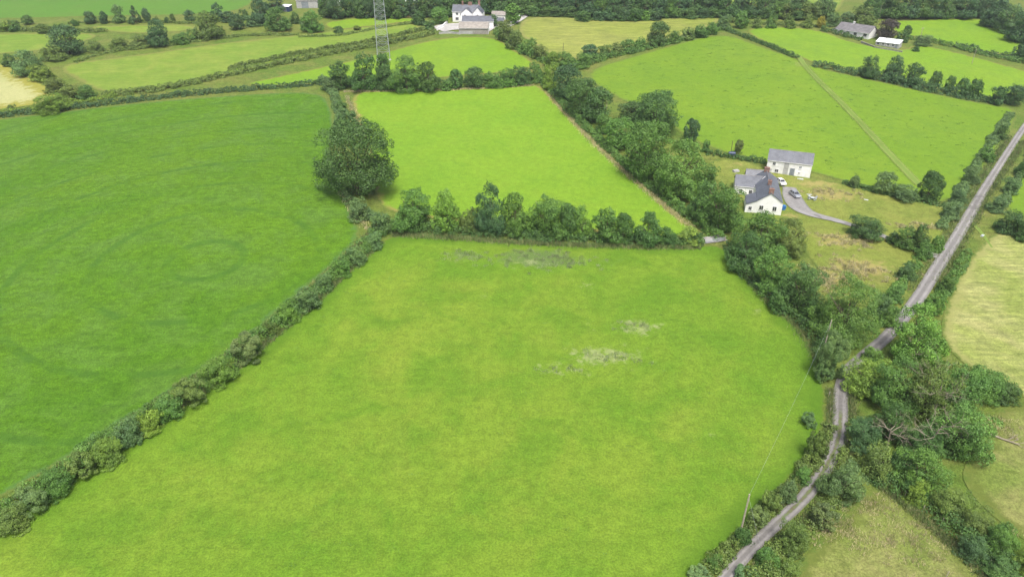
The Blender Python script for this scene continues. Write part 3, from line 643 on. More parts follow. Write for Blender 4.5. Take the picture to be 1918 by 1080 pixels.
# tree line right of the bright pasture, from the far corner down to the lane
for r in [
 (1031,118,166,36,'bush','y','yellowish bush at the far corner of the bright pasture'),
 (1063,123,186,50,'round','b','blue-grey tree at the far end of the tree line'),
 (1089,148,216,60,'round','d','dark round tree second from the far end of the tree line'),
 (1120,166,228,56,'round','d','dark round tree close in front of the second one in the tree line'),
 (1133,212,250,38,'bush','m','small bush in the tree line below the dark round pair'),
 (1186,190,228,52,'round','d','low dark crown tucked beside the big spreading tree above the house'),
 (1230,172,250,84,'round','d','big dark spreading tree on the tussocky field side of the tree line'),
 (1162,222,278,56,'round','m','mid green rounded tree in front of the big spreading tree'),
 (1212,228,336,92,'round','m','large two-domed round tree halfway down the tree line'),
 (1296,223,264,28,'tall','b','small dark upright tree alone above the farmhouse garden'),
 (1278,264,370,96,'ash','m','large airy ash with dead twigs next to the two-domed tree'),
 (1320,304,356,48,'ash','m','tree rising between the airy ash and the farmhouse'),
 (1318,342,412,50,'ash','d','dark tree below the airy ash at the pasture edge'),
 (1350,344,434,82,'ash','m','broad leafy tree directly left of the farmhouse'),
 (1322,262,284,16,'bush','m','small pale bush at the end of the clipped hedge behind the farmhouse'),
 (1424,392,482,100,'ash','m','wide tree in front of the farmhouse gable'),
 (1482,410,478,58,'ash','o','olive half-bare tree right of the wide tree by the gable'),
 (1398,432,506,66,'ash','d','dark tree at the gate corner of the yellow-green field'),
 (1450,462,548,84,'ash','m','full green tree below the wide tree along the yellow-green field'),
 (1500,492,586,78,'ash','d','dark leafy tree standing before the rough garden slope'),
 (1462,540,586,46,'bush','d','low dark bush under the dark leafy tree'),
 (1520,560,606,44,'bush','d','low bush in the shade between the dark leafy tree and the lane tree'),
 (1588,522,644,122,'ash','m','massive spreading tree beside the bend of the narrow lane'),
 (1556,618,712,58,'shrub','g','upright willowy shrub between the yellow-green field and lane bend'),
 (1545,678,716,34,'shrub','g','smaller willowy shrub at the foot of the upright one'),
 (1636,646,680,40,'bush','m','round dark bush beside the lane bend'),
 (1722,566,680,100,'ash','l','tall open tree with pale bare limbs between lane and hay field'),
 (1668,572,612,36,'ash','m','light feathery tree overhanging the lane where tarmac ends'),
 (1628,668,742,86,'ash','y','yellow-green bushy tree right of the lane bend'),
 (1682,665,768,88,'ash','m','tall mid green tree of the copse next to the yellow-green one'),
 (1740,678,790,100,'ash','o','grey-leaved dying tree in the middle of the copse'),
 (1800,686,780,90,'ash','m','rounded tree of the copse facing the cut hay field'),
 (1852,690,752,70,'bush','m','spreading thicket bush where copse meets the cut hay field'),
 (1884,712,756,52,'bush','d','dark bush at the outer end of the thicket'),
 (1798,752,862,112,'ash','m','large drooping tree of the copse above the fallen trunk'),
 (1668,750,830,70,'ash','d','dark tree in the shaded front of the copse'),
 (1736,790,860,84,'ash','d','very dark tree in the heart of the copse'),
 (1616,778,842,58,'ash','b','blue-green round tree on the copse side of the lane'),
 (1648,826,896,56,'ash','o','olive reddish-tinged tree behind the lane bush'),
 (1726,832,920,98,'ash','m','bright-topped spreading tree at the top of the rough paddock'),
 (1690,836,896,54,'ash','d','dark tree squeezed beside the bright-topped spreading one'),
 (1583,862,944,74,'ash','g','grey-green rounded tree between lane and rough paddock'),
 (1718,898,946,40,'bush','y','yellow-green bush at the head of the bramble hedge'),
 (1782,908,972,74,'bush','o','olive bush tangled with brambles by the fence posts'),
 (1830,948,1006,66,'bush','o','brownish bush midway down the bramble hedge'),
 (1826,996,1048,60,'bush','b','dark blue-green bush low in the bramble hedge'),
 (1878,975,1040,64,'bush','m','green bush at the field side of the bramble hedge'),
 (1880,1036,1092,74,'bush','d','dark bush at the lower end of the bramble hedge'),
 (1925,1020,1080,60,'bush','y','yellowish bush at the lower end of the bramble hedge'),
 ]: plant(*r)
# lane-side shrubs
for r in [
 (1532,792,862,48,'shrub','o','sprawling olive shrub on the field bank above the two-track lane'),
 (1516,766,800,36,'shrub','g','pale silvery shrub at the field edge above the lane'),
 (1506,862,908,40,'bush','m','round green bush between field and lane below the sprawling shrub'),
 (1477,888,940,46,'bush','g','grey-green bush beside the lane above the utility pole'),
 (1446,908,962,46,'shrub','o','twiggy olive shrub between the grey-green bush and the utility pole'),
 (1420,940,988,44,'shrub','t','tawny shrub right at the utility pole'),
 (1392,972,1022,46,'bush','d','dark bush at the foot of the utility pole'),
 (1365,1018,1038,16,'bush','m','tiny bush by itself on the field edge below the pole'),
 (1337,1028,1066,36,'bush','m','small dark green bush beside the lowest stretch of lane'),
 (1310,1052,1092,50,'shrub','g','pale shrub at the field corner by the lowest stretch of lane'),
 (1490,956,1036,70,'bush','o','rounded olive bush on the paddock side of the lane'),
 (1546,930,990,60,'shrub','t','tawny twiggy shrub between lane and paddock beside the puddle'),
 (1440,1010,1068,60,'bush','m','green bush on the paddock side of the lowest lane'),
 (1480,1030,1080,54,'bush','o','olive bush at the paddock corner'),
 (1400,1050,1100,60,'shrub','g','grey-green shrub at the very end of the lane hedge'),
 ]:
    x, a, b, w = r[:4]; plant(x, a + (b - a) * .2, b, w * .82, *r[4:])
# long left hedge: bushes one can tell apart
for i, r in enumerate([
 (700,425,468,42,'bush','g','round blue-green bush at the top end of the long hedge'),
 (668,452,498,44,'bush','g','grey-green bush second from the top end of the long hedge'),
 (640,476,520,42,'bush','m','mid green bush third from the top end of the long hedge'),
 (606,502,546,46,'bush','g','pale grey-green bush fourth from the top end of the long hedge'),
 (575,524,584,62,'bush','g','large silvery bush in the upper half of the long hedge'),
 (536,560,610,54,'bush','l','bright yellow-green bush just below the large silvery one'),
 (506,592,630,40,'bush','o','dull olive bush below the bright yellow-green one'),
 (465,610,682,72,'shrub','t','brownish thorny shrub halfway along the long hedge'),
 (408,652,724,80,'bush','l','large bright green bush halfway along the long hedge'),
 (354,696,768,72,'shrub','o','dark olive shrub below the large bright bush'),
 (316,726,790,58,'bush','m','green bush after the dark olive shrub in the long hedge'),
 (278,756,814,56,'bush','y','yellow-flecked bush in the lower half of the long hedge'),
 (236,770,838,64,'bush','g','blue-green bush beside the yellow-flecked one'),
 (196,806,874,72,'bush','y','wide yellow-green bush in the lower half of the long hedge'),
 (150,838,900,62,'shrub','o','olive twiggy shrub below the wide yellow-green bush'),
 (104,862,934,70,'bush','m','deep green bush near the bottom of the long hedge'),
 (58,898,968,66,'shrub','g','grey tangled shrub near the bottom of the long hedge'),
 (16,936,1004,70,'bush','o','brownish olive bush at the bottom of the long hedge'),
 ]):
    x, a, b, w = r[:4]; plant(x, a + (b - a) * .16, b - (b - a) * .04, w * .86, *r[4:])
# trees below the pylon field
G = 'trees below the pylon'
for r in [
 (637,117,166,44,'ash','d','dark tree at the hedge-corner end of the group below the pylon'),
 (679,103,168,52,'ash','d','tall tree second in the group below the pylon'),
 (718,100,150,28,'tall','d','narrow tree standing in front of the pylon base'),
 (722,124,168,42,'bush','d','low bush under the narrow tree by the pylon'),
 (760,106,172,64,'ash','m','largest tree of the group below the pylon'),
 (803,118,170,44,'ash','d','end tree of the group below the pylon'),
 (853,130,166,24,'tall','d','small upright tree alone in the hedge past the pylon trees'),
 (888,127,164,34,'round','d','small round tree in the hedge past the pylon trees'),
 (840,148,168,28,'bush','m','low bush between the pylon trees and the small upright tree'),
 (922,134,164,36,'bush','m','mid green bush after the small round tree'),
 (950,128,160,36,'bush','m','paler bush in the hedge towards the far pasture corner'),
 (978,124,158,38,'bush','d','dark bush in the hedge near the far pasture corner'),
 (1004,118,152,32,'bush','m','bush joining the two hedges at the far pasture corner'),
 (617,146,170,34,'bush','g','grey-green bush at the corner of the far hedge'),
 (638,188,206,26,'bush','d','small dark bush in the hedge above the great round tree'),
 (646,202,240,40,'shrub','g','rough shrub just behind the great round tree'),
 ]: plant(*r)
# hay-meadow hedge bushes and single trees
G = 'bushes in the hedge round the hay meadow'
for x, a, b, w, c in [(948,38,76,38,'o'),(966,56,90,36,'o'),(990,72,100,34,'m'),(1012,84,110,32,'o'),(1036,96,124,34,'y'),(1062,98,126,40,'m'),(1090,98,126,36,'m'),
                      (1132,84,106,30,'m'),(1155,80,102,26,'o'),(1176,74,98,34,'m'),(1200,70,92,26,'m'),(1262,58,80,28,'m'),(1288,52,74,28,'o'),(1312,46,70,28,'m'),(1334,42,64,26,'m')]:
    plant(x, a, b, w, 'bush', c, {'o': 'olive', 'm': 'green', 'y': 'yellowish'}[c] + ' rounded bush in the hay meadow hedge ' + ('running down from the far farm' if x < 1050 else 'at the low corner of the meadow' if x < 1100 else 'climbing towards the dark round tree' if x < 1230 else 'beyond the dark round tree'), G)
for r in [
 (1105,84,108,28,'round','b','small blue-green tree in the hay meadow hedge'),
 (1234,43,84,40,'round','d','dark round tree standing out of the hay meadow hedge'),
 (1357,28,54,30,'bush','g','grey-green bush where the hay meadow hedges meet'),
 (1390,21,52,24,'tall','m','pale upright tree where the hay meadow hedges meet'),
 (960,8,44,28,'round','l','light green round tree beside the white-walled farm road'),
 (823,15,44,30,'round','m','green garden tree beside the far white farmhouse'),
 (784,22,46,28,'bush','d','dark bush in the far farmhouse garden'),
 (806,36,54,22,'bush','d','low garden bush beside the far farm yard wall'),
 (924,28,50,16,'round','b','small dark tree against the far outbuilding gable'),
 (635,50,60,22,'bush','d','dark low bush on the bank beyond the long light field'),
 (668,48,56,16,'bush','o','small olive bush on the bank near the pylon'),
 ]: plant(*r)
for x in (1418, 1445, 1480, 1514): plant(x, 30 + (x % 5), 52, 22, 'bush', 'm' if x % 2 else 'o', 'small bush in the broken hedge before the bungalow field', 'bushes of the broken hedge')
# bungalow garden
for r in [
 (1539,31,52,14,'tall','a','golden yellow conifer by the bungalow'),
 (1562,26,48,34,'bush','g','grey-green shrubbery behind the bungalow'),
 (1590,22,46,36,'bush','g','pale shrubbery at the back of the bungalow roof'),
 (1620,12,48,42,'ash','o','russet-tinged tree behind the bungalow'),
 (1664,38,74,38,'round','p','dark purple-leaved tree beside the bungalow'),
 (1700,48,66,14,'tall','d','small leaning evergreen past the purple tree'),
 (1690,58,78,24,'bush','d','dark bush between the purple tree and the white-roofed garage'),
 (1730,66,84,34,'bush','g','grey-green bush on the bank past the garage'),
 (1716,86,96,16,'bush','d','low bush on the fence line before the garage lawn'),
 ]: plant(*r)
# hedge trees over the tussocky field
for r in [
 (1633,106,146,32,'ash','b','first dark tree in the thick hedge above the tussocky field'),
 (1676,106,152,36,'ash','b','tallest dark tree in the thick hedge above the tussocky field'),
 (1712,120,160,38,'ash','b','broad tree in the thick hedge above the tussocky field'),
 (1752,132,168,20,'tall','d','thin tree in the thick hedge beyond the broad one'),
 (1780,142,174,18,'tall','d','second thin tree in the thick hedge beyond the broad one'),
 (1803,146,180,22,'tall','d','spiky tree in the thick hedge towards the road'),
 (1826,148,184,24,'tall','d','taller spiky tree in the thick hedge towards the road'),
 (1868,162,196,24,'ash','b','end tree of the thick hedge beside the field gap'),
 (1903,160,196,36,'round','b','round dark tree between the field gap and the road'),
 (1744,320,376,42,'tall','d','dark upright tree on the lawn hedge beside the wheel track'),
 (1658,322,362,36,'round','g','grey-green small tree on the lawn hedge'),
 (1602,328,352,16,'tall','g','thin sapling at the farmhouse end of the lawn hedge'),
 (1697,346,374,52,'bush','g','wide low bush against the dark upright tree'),
 (1626,404,448,64,'bush','d','big round dark bush beside the driveway'),
 (1674,432,456,24,'bush','d','small round bush right of the big driveway bush'),
 (1700,424,466,38,'ash','m','loose bush in the garden thicket by the road'),
 (1724,420,470,36,'ash','d','taller dark tree in the garden thicket by the road'),
 (1732,450,484,36,'bush','m','bush of the garden thicket nearest the road entrance'),
 (1757,440,472,28,'bush','m','separate bush beside the driveway entrance'),
 (1698,492,522,38,'bush','d','dark bush below the driveway entrance'),
 (1676,532,566,38,'bush','m','bush overhanging the road bend below the entrance'),
 (1650,548,590,40,'bush','g','grey-green bush at the foot of the rough garden'),
 (1784,376,410,36,'bush','g','shaggy bush at the lawn corner beside the road'),
 (1798,352,382,32,'bush','g','roadside bush just above the lawn corner'),
 (1822,314,344,30,'bush','g','roadside bush halfway up the tussocky field edge'),
 (1850,274,302,28,'bush','m','roadside bush near the upper tussocky field corner'),
 (1878,234,260,24,'bush','d','roadside bush nearest the thick hedge'),
 (1870,366,396,36,'bush','g','rounded bush across the road from the lawn corner'),
 (1896,334,362,32,'bush','g','silvery bush on the far verge of the road'),
 (1922,296,330,34,'bush','d','dark bush on the far verge of the road'),
 (1895,392,436,48,'bush','d','dark bush between the roadside track and the small pasture'),
 (1922,408,450,40,'bush','d','second dark bush on the edge of the small pasture'),
 (1384,262,290,16,'shrub','t','bare pale twiggy tree behind the oil tank'),
 (1774,512,548,30,'shrub','m','shrub on the hay field verge of the road'),
 (1752,548,590,36,'shrub','m','feathery shrub where the hay verge meets the copse'),
 ]: plant(*r)
# top left
for r in [
 (168,22,44,20,'round','b','small round dark tree first along the top pasture hedge'),
 (193,22,44,15,'tall','b','small narrow tree beside the first round one of the top pasture'),
 (220,10,42,22,'ash','g','thin grey-green tree of the top pasture hedge'),
 (251,13,43,24,'conifer','b','dark cone-shaped tree of the top pasture hedge'),
 (273,16,40,15,'tall','b','slim dark tree next to the cone-shaped one'),
 (293,30,42,9,'bush','o','tiny bush in the top pasture hedge after the slim tree'),
 (312,32,43,11,'bush','d','low bush in the top pasture hedge'),
 (323,26,41,9,'tall','o','tiny sapling in the top pasture hedge'),
 (354,20,42,18,'round','b','round dark tree alone in the top pasture hedge'),
 (388,24,70,52,'ash','o','large olive tree at the end of the brownish hedge bank'),
 (405,8,38,26,'ash','b','dark tree behind the large olive one'),
 (424,22,42,24,'ash','b','lower dark tree beside the one behind the olive tree'),
 (442,27,55,26,'round','b','dark round bushy tree left of the dark cluster'),
 (458,18,36,20,'bush','d','small bush between the round tree and the tall cluster'),
 (474,32,46,34,'bush','g','grey low bush under the tall cluster'),
 (487,-4,44,38,'ash','b','tall dark tree at the edge of the cluster by the blue shed'),
 (514,-6,22,34,'ash','b','tree crown behind the blue shed cluster'),
 (520,16,56,46,'ash','m','broad green tree in front of the blue shed'),
 (584,22,60,38,'ash','m','green tree before the far grey sheds'),
 (552,24,44,20,'bush','d','dark bush beside the blue shed'),
 (572,36,56,24,'bush','g','grey-green bush left of the green tree by the far sheds'),
 (50,29,46,18,'round','d','small round tree over the scrub of the top pasture'),
 (28,38,58,24,'bush','d','dark bush in the scrub under the top pasture'),
 (8,40,58,24,'bush','y','yellowish bush in the scrub under the top pasture'),
 (83,44,62,30,'bush','o','olive bush in the scrub under the top pasture'),
 (108,46,64,28,'bush','d','dark olive bush at the end of the scrub'),
 (139,36,48,14,'bush','d','lone low bush on the top pasture edge'),
 (123,50,101,54,'round','b','big dark round tree over the corner of the long light field'),
 (100,86,110,48,'bush','o','spreading bush under the big dark round tree'),
 (45,96,140,48,'ash','g','grey-green tree above the pale stubble'),
 (70,108,140,34,'ash','d','darker tree leaning on the grey-green one above the stubble'),
 (16,102,124,26,'bush','d','low bush left of the grey-green stubble tree'),
 (177,80,94,34,'bush','o','low olive bush along the bank right of the big round tree'),
 (222,70,90,38,'bush','o','wide bush midway along the brownish hedge bank'),
 (260,66,86,40,'bush','o','wide bush next to the leaning oval tree'),
 (294,38,86,40,'ash','b','leaning oval dark tree on the brownish hedge bank'),
 (338,62,80,36,'bush','m','bush right of the leaning oval tree'),
 (364,54,74,24,'bush','m','bush beside the large olive tree'),
 (76,122,150,48,'bush','y','yellow-flowering gorse bush at the stubble edge'),
 (104,144,172,46,'bush','o','olive gorse bush on the stubble edge'),
 (132,158,184,44,'bush','o','brownish gorse bush low on the stubble edge'),
 (162,158,184,36,'bush','m','green bush at the end of the gorse'),
 (98,184,200,60,'bush','y','low yellow gorse on the bank above the far hedge'),
 (20,196,206,18,'bush','o','tiny gorse bush at the bottom of the stubble'),
 ]: plant(*r)
# woodland belt behind the far farm, tree by tree
G1 = 'woodland trees behind the far farm'; TONE = {'b': 'blue-green', 'd': 'dark green', 'm': 'mid green', 'o': 'olive'}
def where(x): return 'behind the far white farmhouse' if x < 960 else 'above the farm road end of the hay meadow' if x < 1120 else 'above the middle of the hay meadow' if x < 1280 else 'above the narrow end of the hay meadow'
g2 = random.Random(31)
x = 604
while x < 850:
    w = g2.uniform(20, 34); k = g2.choice(['tall', 'ash', 'ash'])
    q = g2.choice('bdbd'); plant(x, g2.uniform(-12, -2), g2.uniform(30, 38), w, k, q, TONE[q] + (' narrow' if k == 'tall' else ' leafy') + ' woodland tree ' + ('between the far sheds and the pylon' if x < 715 else 'between the pylon and the far white farmhouse'), G1); x += w * 0.52
x = 848
while x < 1470:
    w = g2.uniform(32, 52); bot = 26 if x < 960 else 24 if x < 1080 else 33 if x < 1240 else 28
    plant(x, g2.uniform(-18, -4), bot + g2.uniform(-3, 4), w, 'ash', (q := g2.choice('bdbdm')), TONE[q] + ' leafy woodland tree ' + where(x), 'woodland belt above the hay meadow'); x += w * 0.55
x = 1000
while x < 1440:
    w = g2.uniform(22, 34); bot = 28 if x < 1080 else 36 if x < 1240 else 31
    plant(x, bot - 15, bot + 2, w, 'bush', (q := g2.choice('dbm')), 'low ' + TONE[q] + ' woodland-edge bush ' + where(x), 'woodland-edge bushes above the hay meadow'); x += w * 0.8
x = 870
while x < 1360:
    w = g2.uniform(34, 50)
    plant(x, g2.uniform(-40, -28), g2.uniform(4, 10), w, 'ash', g2.choice('bdb'), 'tree deep inside the woodland belt', 'woodland belt above the hay meadow'); x += w * 0.7
x = 1455
while x < 1560:
    w = g2.uniform(24, 36)
    plant(x, g2.uniform(2, 10), g2.uniform(32, 38), w, 'ash', g2.choice('dmo'), 'leafy tree in the hedge between the hay meadow and the bungalow', 'trees left of the bungalow'); x += w * 0.62
x = 1632
while x < 1880:
    w = g2.uniform(28, 46)
    plant(x, g2.uniform(-18, -4), g2.uniform(30, 36), w, 'ash', (q := g2.choice('bbd')), TONE[q] + ' tree in the plantation ' + ('behind the bungalow garden' if x < 1740 else 'along the far edge of the light field'), 'plantation behind the bungalow'); x += w * 0.55
for r in [(1868,2,50,44,'ash','b'),(1896,12,62,46,'ash','g'),(1922,20,78,50,'ash','b'),(1935,50,110,46,'ash','b')]:
    plant(*r, 'dark tree at the end of the plantation stepping down the light field', 'plantation end trees')
x = 1480
for r in [(1500,-12,14,40,'ash','g'),(1548,-14,16,36,'ash','g'),(1460,-16,12,38,'ash','d')]:
    plant(*r, 'pale hazy tree beyond the hedge left of the bungalow', 'pale trees beyond the bungalow hedge')

# dead trees
def branch(b, p, d, L, r, depth, g):
    q = p + d * L * 0.5 + Vector((g.uniform(-.1, .1), g.uniform(-.1, .1), g.uniform(-.05, .1))) * L; e = p + d * L
    b.tube([p, q, e], [r, r * .8, r * .55], 5)
    if depth:
        for _ in range(g.choice((2, 3, 3))):
            nd = (d + Vector((g.uniform(-.9, .9), g.uniform(-.9, .9), g.uniform(-.35, .55)))).normalized()
            branch(b, p.lerp(e, g.uniform(.45, 1.0)), nd, L * g.uniform(.55, .8), r * .52, depth - 1, g)
def dead_tree(px, py, h, seed, label, lean=(0.1, 0.1)):
    p = hit(px, py); o = empty('dead_tree', p); g = random.Random(seed)
    b = MB(); b.tube([(0, 0, -.1), (lean[0] * h * .2, lean[1] * h * .2, h * .3), (lean[0] * h * .5, lean[1] * h * .5, h * .55)], [.17, .13, .09], 7); b.build('trunk', M['deadwood'], o)
    for i in range(7):
        t = g.uniform(.3, .56); a = i * .9 + g.uniform(-.3, .3)
        c = MB(); s = Vector((lean[0] * h * t * .9, lean[1] * h * t * .9, h * t))
        branch(c, s, Vector((math.cos(a), math.sin(a), g.uniform(.15, .9))).normalized(), h * .24, .065, 3, g); c.build('branch', M['deadwood'], o)
    return tag(o, label, 'dead tree')
dead_tree(1660, 842, 8.5, 5, 'grey bare dead tree on the shaded lane side of the copse', (-.15, -.05))
dead_tree(1728, 850, 13, 9, 'leaning dead tree with bare tan branches in the heart of the copse', (.05, -.2))
dead_tree(1738, 790, 14, 14, 'fine-twigged dead tree rising above the copse', (0, 0))
dead_tree(1712, 690, 9.5, 21, 'pale-limbed bare stem beneath the tall open tree by the lane', (.1, .1))
fl = empty('fallen_trunk', hit(1846, 812), 0)
b = MB(); d = hit(1908, 836) - hit(1846, 812); b.tube([(0, 0, .35), tuple(Vector(d) * .5 + Vector((0, 0, .3))), tuple(Vector(d) + Vector((0, 0, .45)))], [.2, .16, .09], 7); b.build('trunk', M['plastic'] if False else M['deadwood'], fl)
for i in range(5):
    g = random.Random(i); b = MB(); branch(b, Vector(d) * (.55 + .1 * i) + Vector((0, 0, .35)), Vector((g.uniform(.2, 1), g.uniform(-.8, .3), .15)).normalized(), 1.6, .05, 1, g); b.build('branch', M['deadwood'], fl)
tag(fl, 'pale fallen tree trunk lying in the field beside the copse', 'tree trunk')

# ------------------------------------------------------------------ tall grass and weeds
def blade_mat(name, cols):
    m, n, l, bs = newmat(name); N = NT(m.node_tree); ge = N.new('ShaderNodeNewGeometry')
    cr = N.new('ShaderNodeValToRGB'); e = cr.color_ramp.elements; e[0].color = rgba(cols[0]); e[1].color = rgba(cols[-1])
    for i, c in enumerate(cols[1:-1]): q = e.new((i + 1) / (len(cols) - 1)); q.color = rgba(c)
    l.new(ge.outputs['Random Per Island'], cr.inputs[0])
    c = N.mix(1.0, cr.outputs[0], N.mix(N.ramp(N.noise(ge.outputs['Position'], 0.3, 3), 0.3, 0.7), (.75,) * 3, (1.25,) * 3), 'MULTIPLY')
    l.new(c, bs.inputs['Base Color']); bs.inputs['Roughness'].default_value = 0.8; return m
M['weed'] = blade_mat('tall_weeds', [(0.07, 0.13, 0.03), (0.11, 0.18, 0.04), (0.16, 0.20, 0.06), (0.22, 0.20, 0.09)])
M['dry'] = blade_mat('dry_grass', [(0.20, 0.25, 0.07), (0.36, 0.33, 0.16), (0.46, 0.39, 0.22), (0.38, 0.36, 0.18)])
M['rush'] = blade_mat('rushes', [(0.12, 0.20, 0.05), (0.18, 0.24, 0.10), (0.28, 0.31, 0.17), (0.14, 0.22, 0.06)])
def blades(name, P, hgt, wid, mat, label, cat='grass', seed=0):
    g = np.random.RandomState(seed); k = len(P); a = g.uniform(0, 6.28, k); hh = hgt * g.uniform(.5, 1.3, k); ww = wid * g.uniform(.6, 1.3, k)
    z = T(P[:, 0], P[:, 1]) + .04; dx = np.cos(a) * ww / 2; dy = np.sin(a) * ww / 2; lean = g.normal(size=(k, 2)) * hh[:, None] * .35
    V = np.stack([np.column_stack([P[:, 0] - dx, P[:, 1] - dy, z]), np.column_stack([P[:, 0] + dx, P[:, 1] + dy, z]),
                  np.column_stack([P[:, 0] + lean[:, 0], P[:, 1] + lean[:, 1], z + hh])], 1).reshape(-1, 3)
    o = link(name, npmesh(name, V, np.arange(3 * k).reshape(k, 3), 3), mat); return tag(o, label, cat, kind='stuff')
def along(pix, n, spread, seed, off=0.0):
    g = np.random.RandomState(seed); P = resample(smooth_line([hit(*p)[:2] for p in pix], 2), .5)
    t = np.gradient(P, axis=0); t /= np.linalg.norm(t, axis=1)[:, None] + 1e-9; nn = np.column_stack([t[:, 1], -t[:, 0]])
    i = g.randint(0, len(P), n); return P[i] + nn[i] * (off + g.normal(size=n) * spread)[:, None] + g.uniform(-.3, .3, (n, 2))
def blob(px, py, rx, ry, n, seed):
    g = np.random.RandomState(seed); c = hit(px, py); rxm = rx / pxm(c); rym = abs(hit(px, py + ry)[1] - c[1])
    # tufted: scatter round random tuft centres
    k = max(3, n // 40); tc = g.normal(size=(k, 2)) * [rxm * .55, rym * .55] + c[:2]; i = g.randint(0, k, n)
    return tc[i] + g.normal(size=(n, 2)) * .4
blades('weeds', np.vstack([along([(0,980),(120,905),(230,830),(340,760),(440,695),(520,625),(590,568),(650,510),(715,455)], 9000, .5, 1, 0),
       along([(0,950),(120,872),(230,795),(340,725),(440,658),(520,592),(590,535),(650,478),(700,430)], 7000, .5, 2)]), .7, .13, M['weed'], 'tall weeds along the foot of the long mixed hedge', seed=1)
blades('weeds', along([(735,440),(860,447),(1000,457),(1140,462),(1250,464),(1310,464)], 9000, .7, 3), .8, .16, M['weed'], 'dark nettles and weeds along the foot of the cross hedge', seed=2)
blades('dry_grass', np.vstack([along([(1022,168),(1048,200),(1093,250),(1155,310),(1235,378),(1300,432)], 6000, .7, 4), along([(650,180),(668,225),(684,262)], 1500, .6, 5),
       along([(645,172),(720,171),(850,169),(1000,160)], 3500, .6, 6), along([(642,360),(664,400),(690,430)], 1200, .7, 7)]), .6, .17, M['dry'], 'dry tan grass along the margins of the bright pasture', seed=3)
blades('weeds', np.vstack([along([(1918,265),(1880,322),(1845,375),(1815,432),(1790,478),(1755,530)], 6000, .7, 8, 0), along([(1890,255),(1850,315),(1815,370),(1780,430),(1740,490),(1700,545)], 6000, .7, 9)]),
       .7, .16, M['weed'], 'overgrown grass on the verges of the tarmac road', seed=4)
blades('weeds', np.vstack([along([(1556,730),(1556,790),(1548,830),(1522,870),(1490,915),(1450,952),(1405,992),(1365,1035)], 9000, .45, 10),
       along([(1592,730),(1598,790),(1590,845),(1570,895),(1535,945),(1495,985),(1450,1025),(1410,1070)], 9000, .5, 11)]), .6, .11, M['weed'], 'rank grass on the banks of the narrow lane', seed=5)
blades('rushes', np.vstack([blob(1000,484,100,16,2800,20), blob(1060,490,50,10,1200,25), blob(870,478,46,9,1000,21), blob(1135,667,60,10,900,22), blob(1195,612,44,9,500,23), blob(1050,692,50,6,350,24)]),
       .35, .13, M['rush'], 'patches of rushes and coarse grass in the yellow-green field', seed=6)
blades('dry_grass', np.vstack([blob(1580,450,60,14,2500,30), blob(1610,505,66,20,3500,31), blob(1548,525,40,26,2500,32), blob(1560,362,50,10,1500,33), blob(1725,425,50,8,1200,34), blob(1500,560,30,20,1000,35)]),
       .6, .15, M['dry'], 'bleached long grass on the slope of the rough garden', seed=7)
blades('dry_grass', np.vstack([blob(1700,1010,110,60,5000,40), blob(1560,985,40,22,1500,41), blob(1875,800,40,20,1500,42), blob(1640,950,60,20,1500,43)]), .4, .10, M['dry'], 'tufts of dry grass in the rough paddock', seed=8)
def tussocks(pix, n, seed):
    g = np.random.RandomState(seed); P = np.array([hit(*p)[:2] for p in pix]); lo, hi = P.min(0), P.max(0); q = g.uniform(lo, hi, (n * 4, 2)); q = q[inside(P, q[:, 0], q[:, 1])][:n]
    i = np.repeat(np.arange(len(q)), 26); L = g.uniform(.3, 1.1, len(q))[i]; a = (g.normal(size=len(q)) * .25 - .15)[i]; t = g.normal(size=len(i)) * L; u = g.normal(size=len(i)) * .22
    return q[i] + np.column_stack([t * np.cos(a) - u * np.sin(a), t * np.sin(a) + u * np.cos(a)])
M['tussock'] = blade_mat('dark_tussocks', [(0.09, 0.19, 0.035), (0.12, 0.23, 0.045), (0.14, 0.25, 0.05)])
blades('tussocks', tussocks([(1352,70),(1490,116),(1640,158),(1880,205),(1830,320),(1780,375),(1600,335),(1420,295),(1310,260),(1150,180),(1110,140)], 480, 5), .3, .16, M['tussock'], 'dark tussocks of grass dotted over the field with the wheel track', seed=15)
blades('tussocks', tussocks([(700,500),(1350,480),(1520,700),(1440,900),(1250,1080),(500,1080),(300,850)], 90, 6), .22, .10, M['tussock'], 'sparse weeds dotted over the yellow-green field', seed=16)
blades('weeds', np.vstack([along([(1655,915),(1700,950),(1760,1000),(1810,1045),(1850,1090)], 5000, .5, 12), along([(1380,480),(1420,552),(1500,615),(1540,690)], 5000, .7, 13)]),
       .6, .12, M['weed'], 'weeds along the foot of the bramble hedge and the tall trees', seed=9)

